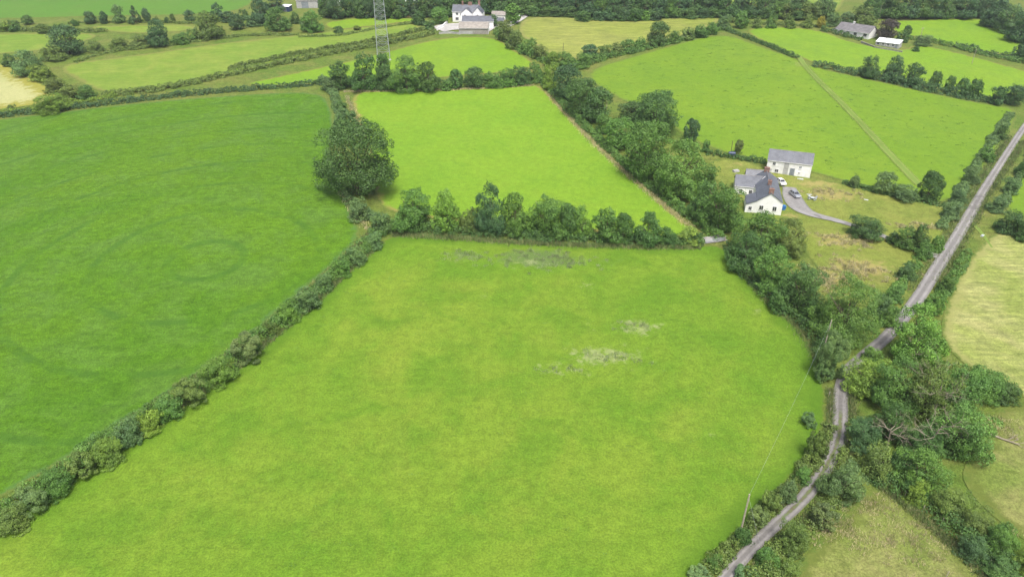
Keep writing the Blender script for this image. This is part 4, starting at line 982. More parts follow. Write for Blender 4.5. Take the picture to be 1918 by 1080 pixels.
# ------------------------------------------------------------------ buildings
def local_frame(A, B):
    """origin A, x axis towards B (ground plan)"""
    d = np.asarray(B)[:2] - np.asarray(A)[:2]; return math.atan2(d[1], d[0]), float(np.linalg.norm(d))
def window(o, x, z, w, h, y=0.0, mat='glass', axis='y', sgn=-1, frame='frame', name='window', fr=0.09):
    """a framed window standing proud of the wall plane; axis y: wall faces local -y (or +y)"""
    def bx(b, a0, z0, a1, z1, d0, d1):
        if axis == 'y': b.box(a0, min(y + sgn * d0, y + sgn * d1), z0, a1, max(y + sgn * d0, y + sgn * d1), z1)
        else: b.box(min(y + sgn * d0, y + sgn * d1), a0, z0, max(y + sgn * d0, y + sgn * d1), a1, z1)
    b = MB(); bx(b, x - w / 2, z, x + w / 2, z + h, 0.005, 0.03); g = b.build(name, M[mat], o)
    f = MB(); bx(f, x - w / 2 - fr, z + h, x + w / 2 + fr, z + h + fr, .004, .07); bx(f, x - w / 2 - fr, z, x - w / 2, z + h, .004, .07); bx(f, x + w / 2, z, x + w / 2 + fr, z + h, .004, .07)
    bx(f, x - 0.03, z + .002, x + 0.03, z + h - .002, .032, .06); f.build('frame', M[frame], g)
    s = MB(); bx(s, x - w / 2 - fr - .05, z - .09, x + w / 2 + fr + .05, z - .002, .004, .14); s.build('sill', M[frame], g); return g
def chimney(o, x, y, z0, z1, w=.8, d=.6, mat='brick', pots=2):
    b = MB(); b.box(x - w / 2, y - d / 2, z0, x + w / 2, y + d / 2, z1); b.box(x - w / 2 - .07, y - d / 2 - .07, z1 - .18, x + w / 2 + .07, y + d / 2 + .07, z1 + .02)
    c = b.build('chimney', M[mat], o)
    for i in range(pots):
        p = MB(); px = x + (i - (pots - 1) / 2) * .34; p.tube([(px, y, z1), (px, y, z1 + .4)], [.12, .10], 8); p.build('chimney_pot', M['brick'], c)
    return c
def gable_x(o, x0, x1, y0, y1, hw, hr, wall, roof, over=.25, th=.14, z0=-.6, verge=True):
    """block with its ridge along local x"""
    ym = (y0 + y1) / 2
    b = MB(); pr = [(y0, z0), (y1, z0), (y1, hw), (ym, hr), (y0, hw)]
    n = len(pr); vs = [(x0, p, q) for p, q in pr] + [(x1, p, q) for p, q in pr]
    b.add(vs, [tuple(reversed(range(n))), tuple(range(n, 2 * n))] + [(i, (i + 1) % n, n + (i + 1) % n, n + i) for i in range(n)]); w = b.build('wall', M[wall], o)
    k = (hr - hw) / (ym - y0); e = .02
    for s, ye in ((-1, y0), (1, y1)):
        yo = ye + s * over; zo = hw - k * over + e; r = MB()
        A = [(x0 - over, yo, zo), (x1 + over, yo, zo), (x1 + over, ym + s * .004, hr + e), (x0 - over, ym + s * .004, hr + e)]
        if s > 0: A = [A[3], A[2], A[1], A[0]]
        r.hexa(A, [(p[0], p[1], p[2] + th) for p in A]); r.build('roof', M[roof], o)
    rd = MB(); rd.tube([(x0 - over, ym, hr + th + .01), (x1 + over, ym, hr + th + .01)], .11, 6); rd.build('ridge', M['tile'], o)
    for s, ye in ((-1, y0 - over), (1, y1 + over)):
        gt = MB(); gt.tube([(x0 - over, ye - s * .0 + s * .06, hw - k * over), (x1 + over, ye + s * .06, hw - k * over)], .07, 6); gt.build('gutter', M['frame'], o)
    return w
def prof_y(o, prof, y0, y1, wall, roofs, roof, over=.2, th=.14):
    """block along local y with a cross-section profile; roofs = index pairs of the sloping edges"""
    b = MB(); b.prism(prof, y0, y1); b.build('wall', M[wall], o)
    for i, j in roofs:
        (xa, za), (xb, zb) = prof[i], prof[j]; r = MB(); e = .02
        A = [(xa, y0 - over, za + e), (xb, y0 - over, zb + e), (xb, y1 + over, zb + e), (xa, y1 + over, za + e)]
        if xb < xa: A = [A[1], A[0], A[3], A[2]]
        r.hexa(A, [(p[0], p[1], p[2] + th) for p in A]); r.build('roof', M[roof], o)

# long two-storey outbuilding
A, B = hit(1434, 322), hit(1516, 334); rz, L = local_frame(A, B)
o = empty('outbuilding', (A[0], A[1], min(A[2], B[2]) + .05), rz)
gable_x(o, 0, L, 0, 6.2, 4.4, 6.9, 'oldrender', 'slate', over=.15)
window(o, 2.1, 2.9, .8, .9, frame='oldrender'); window(o, 3.2, .7, 1.0, .9, frame='oldrender'); window(o, 10.0, 2.7, .7, .8, mat='greydoor', frame='oldrender')
window(o, 1.3, .9, .7, .7, mat='greywall', frame='oldrender'); window(o, 9.9, .9, .6, .6, mat='greywall', frame='oldrender')
b = MB(); b.box(7.1, -.08, -.3, 8.5, -.005, 2.5); dr = b.build('door', M['greydoor'], o)
b = MB(); b.box(8.2, -.12, 1.0, 8.28, -.083, 1.2); b.build('handle', M['steel'], dr)
b = MB(); b.box(5.1, -.05, -.3, 6.5, -.004, 4.0); b.build('wall_panel', M['greywall'], o)
for x in np.linspace(4.9, 6.7, 2):
    b = MB(); b.tube([(x, -.12, 4.3), (x, -.12, 0)], .05, 6); b.build('downpipe', M['frame'], o)
tag(o, 'long whitewashed two-storey outbuilding with slate roof and grey door', 'outbuilding')

# farmhouse: long main block with catslide, two cross wings
Fp, Bp = hit(1445, 363, 6.3), hit(1437, 312, 6.3); ax = math.atan2(Bp[1] - Fp[1], Bp[0] - Fp[0]) - math.pi / 2
zf = float(T(Fp[0], Fp[1])); LL = float(np.linalg.norm((Bp - Fp)[:2]))
o = empty('farmhouse', (Fp[0], Fp[1], zf), ax)
prof_y(o, [(-3.4, -.6), (3.6, -.6), (3.6, 3.8), (0, 6.3), (-3.4, 3.9)], 0, LL, 'render', [(4, 3), (3, 2)], 'slate')
prof_y(o, [(-6.3, -.6), (-3.41, -.6), (-3.41, 3.75), (-6.3, 2.5)], .01, 6.5, 'render', [(3, 2)], 'slate', over=.16)
b = MB(); b.tube([(0, -.25, 6.5), (0, LL + .25, 6.5)], .12, 6); b.build('ridge', M['tile'], o)
def wing(x0, y0, y1, hw, hr):
    gable_x(o, x0, -.6, y0, y1, hw, hr, 'render', 'slate', over=.18, th=.12)
wing(-9.0, 11.6, 18.2, 3.5, 5.7)
wing(-5.6, 18.9, 23.4, 3.2, 5.5)
b = MB(); b.tube([(-3.5, 11.45, 3.75), (-.5, 14.7, 6.05)], .11, 6); b.build('valley', M['frame'], o)
for y, w in ((.8, 1.3), (7.4, 1.0), (LL - .8, 1.5)): chimney(o, 0.0, y, 5.4, 7.5, w, .75)
window(o, -4.4, 1.3, .8, 1.2, y=11.6); window(o, -7.2, 1.3, .8, 1.2, y=11.6)
window(o, -2.0, 1.2, 1.0, 1.3, y=0); window(o, 1.6, 1.2, 1.0, 1.3, y=0); window(o, -5.0, .9, .8, 1.0, y=.01)
for y in (2.5, 6, 9.5, 13.5, 17): window(o, y, 1.0, 1.0, 1.3, y=3.6, axis='x', sgn=1)
b = MB(); b.box(3.604, 11.1, -.3, 3.66, 12.1, 2.1); dr = b.build('door', M['greydoor'], o); b = MB(); b.box(3.663, 11.2, .95, 3.70, 11.28, 1.1); b.build('handle', M['steel'], dr)
tag(o, 'white farmhouse with slate roofs, three brick chimneys and low cross wings', 'house')

# far white farmhouse and its sheds
C0 = hit(848, 41); o = empty('far_farmhouse', C0, R(-6)); s = 1.0
gable_x(o, 0, 14, 0, 7, 5.4, 8.2, 'render', 'slate')
prof_y(o, [(5.2, -.6), (11.2, -.6), (11.2, 4.9), (8.2, 7.3), (5.2, 4.9)], -3.2, 3.2, 'render', [(4, 3), (3, 2)], 'slate')
prof_y(o, [(11.6, -.6), (17.0, -.6), (17.0, 4.9), (14.3, 8.0), (11.6, 4.9)], -3.6, 4.5, 'render', [(4, 3), (3, 2)], 'slate')
chimney(o, 5.2, 3.5, 7.4, 10.0, .9, .7); chimney(o, 9.3, 3.5, 7.4, 9.6, 2.2, .8, pots=3); chimney(o, 14.2, 4.0, 7.2, 10.4, 1.2, .9)
window(o, 2.5, 1.0, 1.6, 1.3); window(o, 2.5, 3.6, 1.1, 1.1); window(o, 7.4, 3.2, .8, 1.0, y=-3.2); window(o, 14.3, 3.2, .9, 1.1, y=-3.6); window(o, 4.6, 3.4, .7, 1.0)
tag(o, 'far two-storey white farmhouse with grey slate roof and several chimneys', 'house')
C1 = hit(866, 53); o = empty('slate_barn', C1, R(-3)); gable_x(o, 0, 16.5, 0, 6, 3.6, 5.6, 'render', 'slate'); window(o, 3, 1.2, 1, 1); window(o, 10, 1.2, 1, 1)
tag(o, 'long white barn with blue-grey slate roof in front of the far farmhouse', 'barn')
C2 = hit(860, 64); o = empty('stone_barn', C2, R(-2)); gable_x(o, 0, 15.0, 0, 6.6, 3.0, 5.4, 'stone', 'asbestos')
b = MB(); b.add([(15.03, -.05, -.3), (15.03, 6.65, -.3), (15.03, 6.65, 3.0), (15.03, 3.3, 5.35), (15.03, -.05, 3.0), (15.16, -.05, -.3), (15.16, 6.65, -.3), (15.16, 6.65, 3.0), (15.16, 3.3, 5.35), (15.16, -.05, 3.0)],
                [(4,3,2,1,0),(5,6,7,8,9),(0,1,6,5),(1,2,7,6),(2,3,8,7),(3,4,9,8),(4,0,5,9)]); b.build('gable_wall', M['render'], o)
b = MB(); b.box(-.1, -.03, -.3, 7, -.002, 1.4); b.build('plinth', M['greywall'], o)
tag(o, 'stone barn with pale brown sheet roof and white gable on the far farm yard', 'barn')
C3 = hit(921, 37); o = empty('low_shed', C3, R(-8)); gable_x(o, 0, 7.5, 0, 5, 2.6, 4.0, 'render', 'asbestos'); window(o, 2, .9, .9, .8); tag(o, 'low white shed with pale roof behind the far farmhouse', 'shed')
C4 = hit(922, 48); o = empty('lean_to_shed', C4, R(-4)); gable_x(o, 0, 6.0, 0, 4.5, 2.4, 3.6, 'greywall', 'slate'); tag(o, 'small grey shed with slate roof at the end of the white barn', 'shed')
def wall_run(name, pix, h, th, mat, label, cat='wall'):
    P = [hit(*p) for p in pix]; o = empty(name, P[0]); b = MB()
    for a, c in zip(P[:-1], P[1:]):
        a = np.array(a) - P[0]; c = np.array(c) - P[0]; d = (c - a)[:2]; d = d / np.linalg.norm(d); n = np.array([-d[1], d[0]]) * th / 2
        q = [(a[0] + n[0], a[1] + n[1]), (a[0] - n[0], a[1] - n[1]), (c[0] - n[0], c[1] - n[1]), (c[0] + n[0], c[1] + n[1])]; zz = [a[2], a[2], c[2], c[2]]
        b.hexa([(x, y, z - .3) for (x, y), z in zip(q, zz)], [(x, y, z + h) for (x, y), z in zip(q, zz)])
    b.build('masonry', M[mat], o)
    c2 = MB()
    for a, c in zip(P[:-1], P[1:]):
        a = np.array(a) - P[0]; c = np.array(c) - P[0]; d = (c - a)[:2]; d = d / np.linalg.norm(d); n = np.array([-d[1], d[0]]) * (th / 2 + .06)
        q = [(a[0] + n[0], a[1] + n[1]), (a[0] - n[0], a[1] - n[1]), (c[0] - n[0], c[1] - n[1]), (c[0] + n[0], c[1] + n[1])]; zz = [a[2], a[2], c[2], c[2]]
        c2.hexa([(x, y, z + h + .003) for (x, y), z in zip(q, zz)], [(x, y, z + h + .12) for (x, y), z in zip(q, zz)])
    c2.build('coping', M[mat], o); return tag(o, label, cat)
wall_run('yard_wall', [(818,58),(830,52),(838,44)], 1.4, .35, 'render', 'white yard wall on the open side of the far farm')
wall_run('road_wall', [(956,48),(964,41),(974,33)], 1.3, .35, 'render', 'white roadside wall beside the round tree at the far farm')
wall_run('field_wall', [(822,64),(845,63),(862,65)], .9, .35, 'greywall', 'low grey wall between the far farm yard and the pylon field')

# bungalow and garage
A, B = hit(1567, 51, 2.6), hit(1628, 64, 2.6); rz, L = local_frame(A, B); o = empty('bungalow', (A[0], A[1], min(T(A[0], A[1]), T(B[0], B[1])) + .2), rz)
gable_x(o, 0, L, 0, 8.6, 2.7, 5.5, 'render', 'tile', over=.3)
for x in (3, 6.5, 10.5): window(o, x, .9, 1.5, 1.2)
window(o, L - 1.9, .9, 1.7, 1.3); chimney(o, 6.5, 4.3, 4.9, 6.5, .9, .7, 'render', 1)
b = MB(); b.box(-3.0, 1.0, -.6, -.02, 7.0, 2.0); b.build('porch_wall', M['render'], o); b = MB(); b.hexa([(-3.2, .8, 2.0), (-.03, .8, 3.4), (-.03, 7.2, 3.4), (-3.2, 7.2, 2.0)], [(-3.2, .8, 2.12), (-.03, .8, 3.52), (-.03, 7.2, 3.52), (-3.2, 7.2, 2.12)]); b.build('porch_roof', M['tinwhite'], o)
tag(o, 'white bungalow with long dark grey tiled roof', 'bungalow')
A, B = hit(1639, 84), hit(1682, 92); rz, L = local_frame(A, B); o = empty('garage', (A[0], A[1], min(A[2], B[2]) + .1), rz)
b = MB(); b.hexa([(0, 0, -.6), (L, 0, -.6), (L, 5.2, -.6), (0, 5.2, -.6)], [(0, 0, 2.1), (L, 0, 2.1), (L, 5.2, 3.2), (0, 5.2, 3.2)]); b.build('wall', M['greywall'], o)
xs = [-.2, L * .29, L * .71, L + .2]
for i in range(3):
    b = MB(); A4 = [(xs[i] + .12, -.25, 2.08), (xs[i + 1] - .12, -.25, 2.08), (xs[i + 1] - .12, 5.35, 3.26), (xs[i] + .12, 5.35, 3.26)]
    b.hexa(A4, [(x, y, z + .1) for x, y, z in A4]); b.build('roof_panel', M['tinwhite'], o)
for i in range(4): window(o, 1.3 + i * 2.3, .8, 1.1, 1.0)
b = MB(); b.box(L - 1.5, -.06, -.2, L - .6, -.005, 1.9); b.build('door', M['greydoor'], o)
tag(o, 'low garage with three white roof panels beside the bungalow', 'garage')
wall_run('garden_wall', [(1612,80),(1638,90),(1668,95),(1690,99)], .7, .3, 'stone', 'low stone garden wall below the garage')

# sheds at the top left
C5 = hit(556, 16); o = empty('grey_shed', C5, R(4)); gable_x(o, 0, 19, 0, 12, 4.5, 7.0, 'greywall', 'asbestos'); b = MB(); b.box(3, -.08, -.3, 7, -.004, 3.6); b.build('door', M['greydoor'], o); tag(o, 'large grey farm shed with pale sheet roof behind the trees', 'shed')
C6 = hit(592, 10); o = empty('white_shed', C6, R(-5)); gable_x(o, 0, 17, 0, 9, 4.0, 6.2, 'render', 'tile'); window(o, 4, 1, 1.4, 1.2); window(o, 10, 1, 1.4, 1.2); tag(o, 'white-walled house with grey roof behind the slender woodland', 'house')
C7 = hit(527, 22); o = empty('blue_shed', C7, R(-12)); b = MB(); b.hexa([(0, 0, -.4), (5, 0, -.4), (5, 4, -.4), (0, 4, -.4)], [(0, 0, 2.7), (5, 0, 2.7), (5, 4, 3.3), (0, 4, 3.3)]); b.build('wall', M['navy'], o)
b = MB(); A4 = [(-.2, -.2, 2.69), (5.2, -.2, 2.69), (5.2, 4.2, 3.35), (-.2, 4.2, 3.35)]; b.hexa(A4, [(x, y, z + .12) for x, y, z in A4]); b.build('roof', M['tinwhite'], o)
b = MB(); b.box(1.6, -.06, -.2, 3.4, -.004, 2.2); b.build('door', M['greydoor'], o); tag(o, 'small navy blue shed with pale roof at the edge of the trees', 'shed')
C8 = hit(745, 4); o = empty('white_house', C8, R(3)); gable_x(o, 0, 12, 0, 8, 4.6, 7.2, 'render', 'slate'); window(o, 3, 1, 1.2, 1.2); window(o, 8, 1, 1.2, 1.2); tag(o, 'white house glimpsed through the woodland beyond the pylon', 'house')
# spoil heap beside the woodland
V = []; Fc = []; g = np.random.RandomState(3); c = hit(740, 30); nx, ny = 40, 9
for j in range(ny):
    for i in range(nx):
        x = (i / (nx - 1) - .5) * 34; y = (j / (ny - 1) - .5) * 6; e = max(0, math.sin(math.pi * i / (nx - 1))) ** .4 * max(0, math.sin(math.pi * j / (ny - 1)))
        V.append((x, y, e * (1.3 + .7 * math.sin(i * .45) + g.uniform(-.15, .15)) + float(T(c[0] + x, c[1] + y)) - c[2] - .05))
for j in range(ny - 1):
    for i in range(nx - 1): Fc.append((j * nx + i, j * nx + i + 1, (j + 1) * nx + i + 1, (j + 1) * nx + i))
me = npmesh('earth_mound', V, Fc, 4); q = link('earth_mound', me, M['earth']); q.location = c; tag(q, 'long heap of bare tan earth in front of the woodland by the pylon', 'earth mound')

# ------------------------------------------------------------------ cars
def car(px, py, rz, paint, label):
    p = hit(px, py); o = empty('car', (p[0], p[1], T(p[0], p[1]) + .36), rz)
    W = .86
    low = [(-2.05, .28), (2.0, .28), (2.08, .55), (1.95, .78), (1.05, .93), (-1.9, .98), (-2.08, .75)]
    b = MB(); n = len(low); vs = [(x, -W, z) for x, z in low] + [(x, W, z) for x, z in low]
    b.add(vs, [tuple(range(n)), tuple(range(2*n-1, n-1, -1))] + [((i+1) % n, i, n+i, n+(i+1) % n) for i in range(n)])
    body = b.build('body', M[paint], o)
    r = MB(); r.hexa([(-1.35, -.62, 1.42), (.25, -.62, 1.42), (.25, .62, 1.42), (-1.35, .62, 1.42)], [(-1.28, -.58, 1.49), (.18, -.58, 1.49), (.18, .58, 1.49), (-1.28, .58, 1.49)]); r.build('roof', M[paint], o)
    def pane(nm, q, inner=.02):
        c = Vector((-.5, 0, 1.0)); b = MB(); A = [Vector(v) for v in q]; nn = (A[1] - A[0]).cross(A[2] - A[0]).normalized()
        if nn.dot(A[0] - c) < 0: nn = -nn; A = A[::-1]
        B2 = [a - nn * inner for a in A]; b.add([tuple(v) for v in B2 + A], [(3,2,1,0),(4,5,6,7),(0,1,5,4),(1,2,6,5),(2,3,7,6),(3,0,4,7)]); b.build(nm, M['glass'], o)
    pane('windscreen', [(1.0, -.74, .945), (1.0, .74, .945), (.26, .6, 1.42), (.26, -.6, 1.42)])
    pane('rear_window', [(-1.85, -.74, .985), (-1.85, .74, .985), (-1.36, .6, 1.42), (-1.36, -.6, 1.42)])
    for s in (-1, 1):
        pane('side_window', [(-1.75, s * .80, .985), (.95, s * .80, .945), (.22, s * .63, 1.42), (-1.33, s * .63, 1.42)])
        for x0, x1, xt in ((1.02, .92, .25), (-.42, -.5, -.45), (-1.85, -1.75, -1.35)):
            pb = MB(); pb.tube([((x0 + x1) / 2, s * .81, .95), (xt, s * .635, 1.44)], .05, 5); pb.build('pillar', M[paint], o)
        h = MB(); h.box(1.98, s * .62 - .17, .60, 2.09, s * .62 + .17, .76); h.build('headlight', M['frame'], o)
        t = MB(); t.box(-2.11, s * .68 - .12, .62, -2.0, s * .68 + .12, .88); t.build('tail_light', M['brick'], o)
        mrr = MB(); mrr.box(.72, s * .92 - .08, .93, .86, s * .92 + .08, 1.06); mrr.build('mirror', M[paint], o)
        for x in (1.28, -1.28):
            w = MB(); w.tube([(x, s * .88, .31), (x, s * .68, .31)], .31, 14); t2 = w.build('wheel', M['rubber'], o); w = MB(); w.tube([(x, s * .89, .31), (x, s * .885, .31)], .19, 10); w.build('rim', M['steel'], t2)
    b = MB(); b.box(2.04, -.26, .40, 2.085, .26, .51); b.build('number_plate', M['frame'], body)
    return tag(o, label, 'car')
car(1462, 346, R(-82), 'carwhite', 'white hatchback parked against the farmhouse wall')
car(1488, 369, R(-78), 'carsilver', 'silver car parked at the end of the gravel driveway')

# ------------------------------------------------------------------ small things
c = hit(1466, 393); o = empty('wheelie_bin', c, R(10)); b = MB(); b.hexa([(-.5, -.45, .1), (.5, -.45, .1), (.5, .45, .1), (-.5, .45, .1)], [(-.65, -.55, 1.25), (.65, -.55, 1.25), (.65, .55, 1.25), (-.65, .55, 1.25)]); b.build('body', M['blue'], o)
b = MB(); b.hexa([(-.7, -.6, 1.255), (.7, -.6, 1.255), (.7, .6, 1.255), (-.7, .6, 1.255)], [(-.6, -.5, 1.4), (.6, -.5, 1.4), (.6, .5, 1.4), (-.6, .5, 1.4)]); b.build('lid', M['blue'], o)
for s in (-1, 1): b = MB(); b.tube([(s * .4, .5, .13), (s * .55, .5, .13)], .13, 10); b.build('wheel', M['rubber'], o)
tag(o, 'bright blue lidded bin at the corner of the farmhouse gable', 'bin')
c = hit(1462, 397); o = empty('plastic_sack', (c[0] - .7, c[1] - .2, c[2])); b = MB(); b.tube([(0, 0, 0), (.05, 0, .25), (.1, .05, .5), (.1, .05, .7)], [.5, .65, .55, .15], 9); b.build('bag', M['plastic'], o); tag(o, 'pale plastic sack beside the blue bin', 'sack')
c = hit(1370, 294); o = empty('oil_tank', (c[0], c[1], c[2]), R(-8)); b = MB(); b.tube([(-1.15, 0, 1.15), (-1.0, 0, 1.15), (1.0, 0, 1.15), (1.15, 0, 1.15)], [.5, .68, .68, .5], 14); b.build('tank', M['navy'], o)
for s in (-.7, .7): b = MB(); b.box(s - .12, -.5, -.2, s + .12, .5, .52); b.build('support', M['tinwhite'], o)
b = MB(); b.tube([(0, 0, 1.8), (0, 0, 1.95)], .15, 8); b.build('cap', M['navy'], o); tag(o, 'navy oil tank on white supports beside the clipped hedge', 'tank')
# garden table with chairs
c = hit(1521, 374); o = empty('garden_table', c); b = MB(); b.tube([(0, 0, .70), (0, 0, .75)], .65, 14); b.build('top', M['plastic'], o)
for a in range(4): b = MB(); b.tube([(.45 * math.cos(a * 1.57 + .7), .45 * math.sin(a * 1.57 + .7), 0), (.35 * math.cos(a * 1.57 + .7), .35 * math.sin(a * 1.57 + .7), .70)], .04, 6); b.build('leg', M['plastic'], o)
tag(o, 'pale round garden table on the lawn beside the driveway', 'table')
def chair(x, y, rz):
    o = empty('garden_chair', (x, y, float(T(x, y)) + .1), rz); b = MB(); b.box(-.28, -.28, .42, .28, .28, .47); b.build('seat', M['plastic'], o)
    b = MB(); b.hexa([(-.28, .25, .475), (.28, .25, .475), (.28, .30, .475), (-.28, .30, .475)], [(-.26, .36, .95), (.26, .36, .95), (.26, .41, .95), (-.26, .41, .95)]); b.build('backrest', M['plastic'], o)
    for sx in (-.24, .24):
        for sy in (-.24, .24): b = MB(); b.tube([(sx, sy, 0), (sx, sy, .42)], .03, 5); b.build('leg', M['plastic'], o)
    return tag(o, 'pale plastic chair drawn up to the round garden table', 'chair', 'garden chairs')
for a in (0.3, 1.9, 3.4, 5.0): chair(c[0] + 1.15 * math.cos(a), c[1] + 1.15 * math.sin(a), a - math.pi / 2)
def slab(px, py, l, w, h, rz, mat, name, label, cat):
    c = hit(px, py); o = link(name, None) if False else None; b = MB(); b.hexa([(-l, -w, -.05), (l, -w, -.05), (l, w, -.05), (-l, w, -.05)], [(-l * .94, -w * .9, h), (l * .96, -w * .92, h * .9), (l * .93, w * .9, h * 1.1), (-l * .97, w * .95, h)])
    o = b.build(name, M[mat], None); o.location = (c[0], c[1], c[2] + .05); o.rotation_euler = (0, 0, rz); return tag(o, label, cat)
slab(1516, 365, .8, .2, .15, R(-10), 'plastic', 'plank', 'pale board lying on the lawn behind the garden table', 'board')
slab(1622, 375, .6, .2, .2, R(-25), 'plastic', 'plank', 'pale board lying in the rough grass near the lawn hedge', 'board')
slab(1499, 336, .9, .25, .2, R(-20), 'plastic', 'plank', 'pale boards dropped below the outbuilding wall', 'board')
slab(1378, 322, 1.0, .6, .6, R(20), 'greywall', 'scrap_pile', 'grey heap of scrap behind the farmhouse wing', 'scrap pile')
slab(1502, 933, .35, .2, .2, R(30), 'plastic', 'rubble_bag', 'white bag lying on the lane beside the puddle', 'bag')
slab(1492, 943, .3, .25, .25, R(5), 'plastic', 'rubble_bag', 'smaller white bag on the edge of the lane', 'bag')
slab(1840, 442, .6, .3, .25, R(40), 'plastic', 'feed_bag', 'white scrap lying beside the roadside track', 'bag')

# field gate
A, B = hit(1314, 458), hit(1357, 452); rz, L = local_frame(A, B); o = empty('field_gate', A, rz)
for x in (-.1, L + .1): b = MB(); b.tube([(x, 0, -.3), (x, 0, 1.5)], .11, 8); b.build('post', M['wood'], o)
for z in np.linspace(.25, 1.25, 6): b = MB(); b.tube([(.05, 0, z), (L - .05, 0, z)], .035, 6); b.build('rail', M['steel'], o)
for x in (.06, L * .5, L - .06): b = MB(); b.tube([(x, .05, .2), (x, .05, 1.3)], .035, 6); b.build('upright', M['steel'], o)
tag(o, 'galvanised field gate at the corner of the two pastures', 'gate')
slab2 = strip('gateway', [(1318, 452), (1336, 449), (1356, 446)], [3.2, 3.6, 3.4], M['gravel'], 0.32)

# utility poles with wires
def pole(px, py, h, r, mat, label, arm=True, cat='pole'):
    c = hit(px, py); o = empty('utility_pole', c); b = MB(); b.tube([(0, 0, -.3), (0, 0, h * .5), (0, 0, h)], [r, r * .9, r * .75], 8); b.build('shaft', M[mat], o)
    if arm:
        b = MB(); b.box(-.6, -.06, h - .45, .6, .06, h - .32); b.build('crossarm', M['wood'], o)
        for x in (-.5, .5): b = MB(); b.tube([(x, 0, h - .319), (x, 0, h - .1)], .05, 6); b.build('insulator', M['frame'], o)
    return tag(o, label, cat), c
_, pc = pole(1386, 1000, 8.2, .16, 'wood', 'weathered grey utility pole in the lane hedge', False)
_, pd = pole(1541, 660, 8.0, .14, 'wood', 'slim pale pole against the massive tree by the lane bend', False)
pole(1368, 292, 5.2, .11, 'darkwood', 'dark thin pole beside the oil tank', False)
pole(1645, 38, 9, .15, 'wood', 'pole standing before the plantation behind the bungalow', True)
pole(1720, 84, 8, .14, 'wood', 'pole on the bank past the bungalow garage', True)
pole(1054, 112, 7.5, .13, 'darkwood', 'thin dark pole in the hay meadow hedge', False)
pole(1820, 120, 7, .12, 'wood', 'thin pole in the field below the bungalow bank', False)
pole(1136, 205, 6.5, .12, 'wood', 'thin pole beside the dark round pair of trees', False)
def wire(a, b2, sag, label, r=.03):
    a = Vector(a); b2 = Vector(b2); pts = [a.lerp(b2, t) - Vector((0, 0, sag * 4 * t * (1 - t))) for t in np.linspace(0, 1, 15)]
    m = MB(); m.tube([tuple(p - a) for p in pts], r, 4); o = m.build('wire', M['steel']); o.location = a; return tag(o, label, 'wire')
wire((pc[0], pc[1], pc[2] + 8.0), (pd[0], pd[1], pd[2] + 7.8), 1.0, 'overhead wire between the lane pole and the pole at the bend', .011)
m = MB(); m.tube([(0, 0, 7.6), (2.2, -3.2, .0)], .012, 4); g0 = m.build('stay_wire', M['steel']); g0.location = pc; tag(g0, 'stay wire slanting from the lane utility pole to the ground', 'wire')

# fence posts of the rough paddock
for i, (x, y) in enumerate([(1693,932),(1727,958),(1762,982),(1798,1012),(1850,1060),(1771,1082)]):
    c = hit(x, y); b = MB(); b.tube([(0, 0, -.2), (.02, 0, .7), (.06, .03, 1.35)], [.07, .065, .06], 6); b.add([(.0, -.03, 1.352), (.12, -.03, 1.352), (.06, .09, 1.42)], [(0, 1, 2)])
    q = b.build('fence_post', M['wood']); q.location = c; tag(q, 'pale wooden fence post leaning along the bramble hedge', 'fence post', 'paddock fence posts')
# field-edge posts by the lane
for i, (x, y) in enumerate([(1552,742),(1554,772),(1585,830)]):
    c = hit(x, y); b = MB(); b.tube([(0, 0, -.2), (0, 0, 1.1), (0, 0, 1.15)], [.08, .075, .04], 6); q = b.build('fence_post', M['wood']); q.location = c; tag(q, 'short grey post on the edge of the narrow lane', 'fence post', 'lane-edge posts')

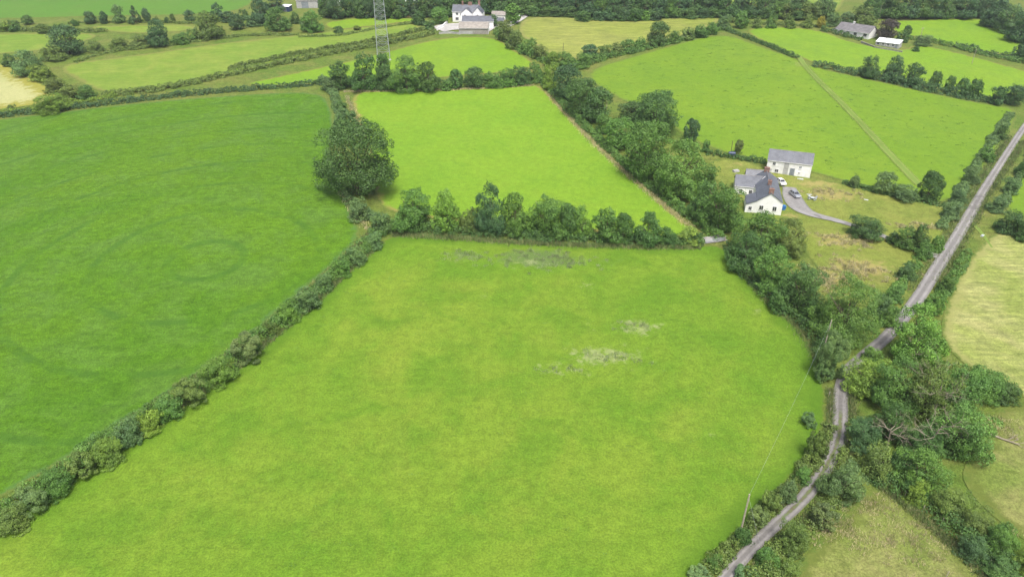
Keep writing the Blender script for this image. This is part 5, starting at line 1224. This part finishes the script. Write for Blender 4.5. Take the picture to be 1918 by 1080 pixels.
# lattice pylon
c = hit(719, 110); o = empty('pylon', c, R(8)); Hp = 52.0
def half(z): return 2.9 - 1.0 * min(1, z / 32) - 1.2 * max(0, (z - 32) / 20)
lv = [0, 3.6, 7, 10.2, 13.2, 16, 18.7, 21.3, 23.8, 26.2, 28.5, 30.8, 33, 35.2, 37.4, 39.6, 41.8, 44, 46, 48, 50, 52]
for sx in (-1, 1):
    for sy in (-1, 1): b = MB(); b.tube([(sx * half(z), sy * half(z), z - (.3 if z == 0 else 0)) for z in lv], [.11] + [.09] * (len(lv) - 2) + [.06], 5); b.build('leg', M['steel'], o)
for side in range(4):
    b = MB()
    for z0, z1 in zip(lv[:-1], lv[1:]):
        a, q = half(z0), half(z1)
        def P(s, z, w): return {0: (s * w, -w, z), 1: (w, s * w, z), 2: (-s * w, w, z), 3: (-w, -s * w, z)}[side]
        b.tube([P(-1, z0, a), P(1, z1, q)], .045, 4); b.tube([P(1, z0, a), P(-1, z1, q)], .045, 4); b.tube([P(-1, z1, q), P(1, z1, q)], .06, 4)
    b.build('bracing', M['steel'], o)
for z, w in ((34, 7.5), (41, 9.5), (48, 6.5)):
    for s in (-1, 1):
        b = MB(); h0 = half(z); tip = (s * w, 0, z + .4)
        for sy in (-1, 1): b.tube([(s * h0, sy * h0, z), tip], .09, 4); b.tube([(s * h0, sy * h0, z + 2.2), tip], .07, 4)
        a = b.build('cross_arm', M['steel'], o); i = MB(); i.tube([(s * w, 0, z + .35), (s * w, 0, z - 2.2)], [.12, .12], 6); i.build('insulator', M['frame'], a)
for s in (-1, 1):
    for sy in (-1, 1): b = MB(); b.box(s * 2.9 - .5, sy * 2.9 - .5, -.6, s * 2.9 + .5, sy * 2.9 + .5, .25); b.build('footing', M['concrete'], o)
tag(o, 'tall grey steel lattice pylon rising behind the trees', 'pylon')

# ------------------------------------------------------------------ air
hz = MB().box(-3900, -1000, -6, 3900, 6500, 110); hme = hz.mesh('haze'); hm = bpy.data.materials.new('haze_air'); hm.use_nodes = True; nt = hm.node_tree; nt.nodes.clear()
out = nt.nodes.new('ShaderNodeOutputMaterial'); pv = nt.nodes.new('ShaderNodeVolumePrincipled'); pv.inputs['Color'].default_value = (0.86, 0.92, 1.0, 1); pv.inputs['Density'].default_value = 0.00014; pv.inputs['Anisotropy'].default_value = 0.2
nt.links.new(pv.outputs[0], out.inputs['Volume']); tag(link('haze', hme, hm), 'thin pale summer haze over the fields', 'haze', kind='stuff')
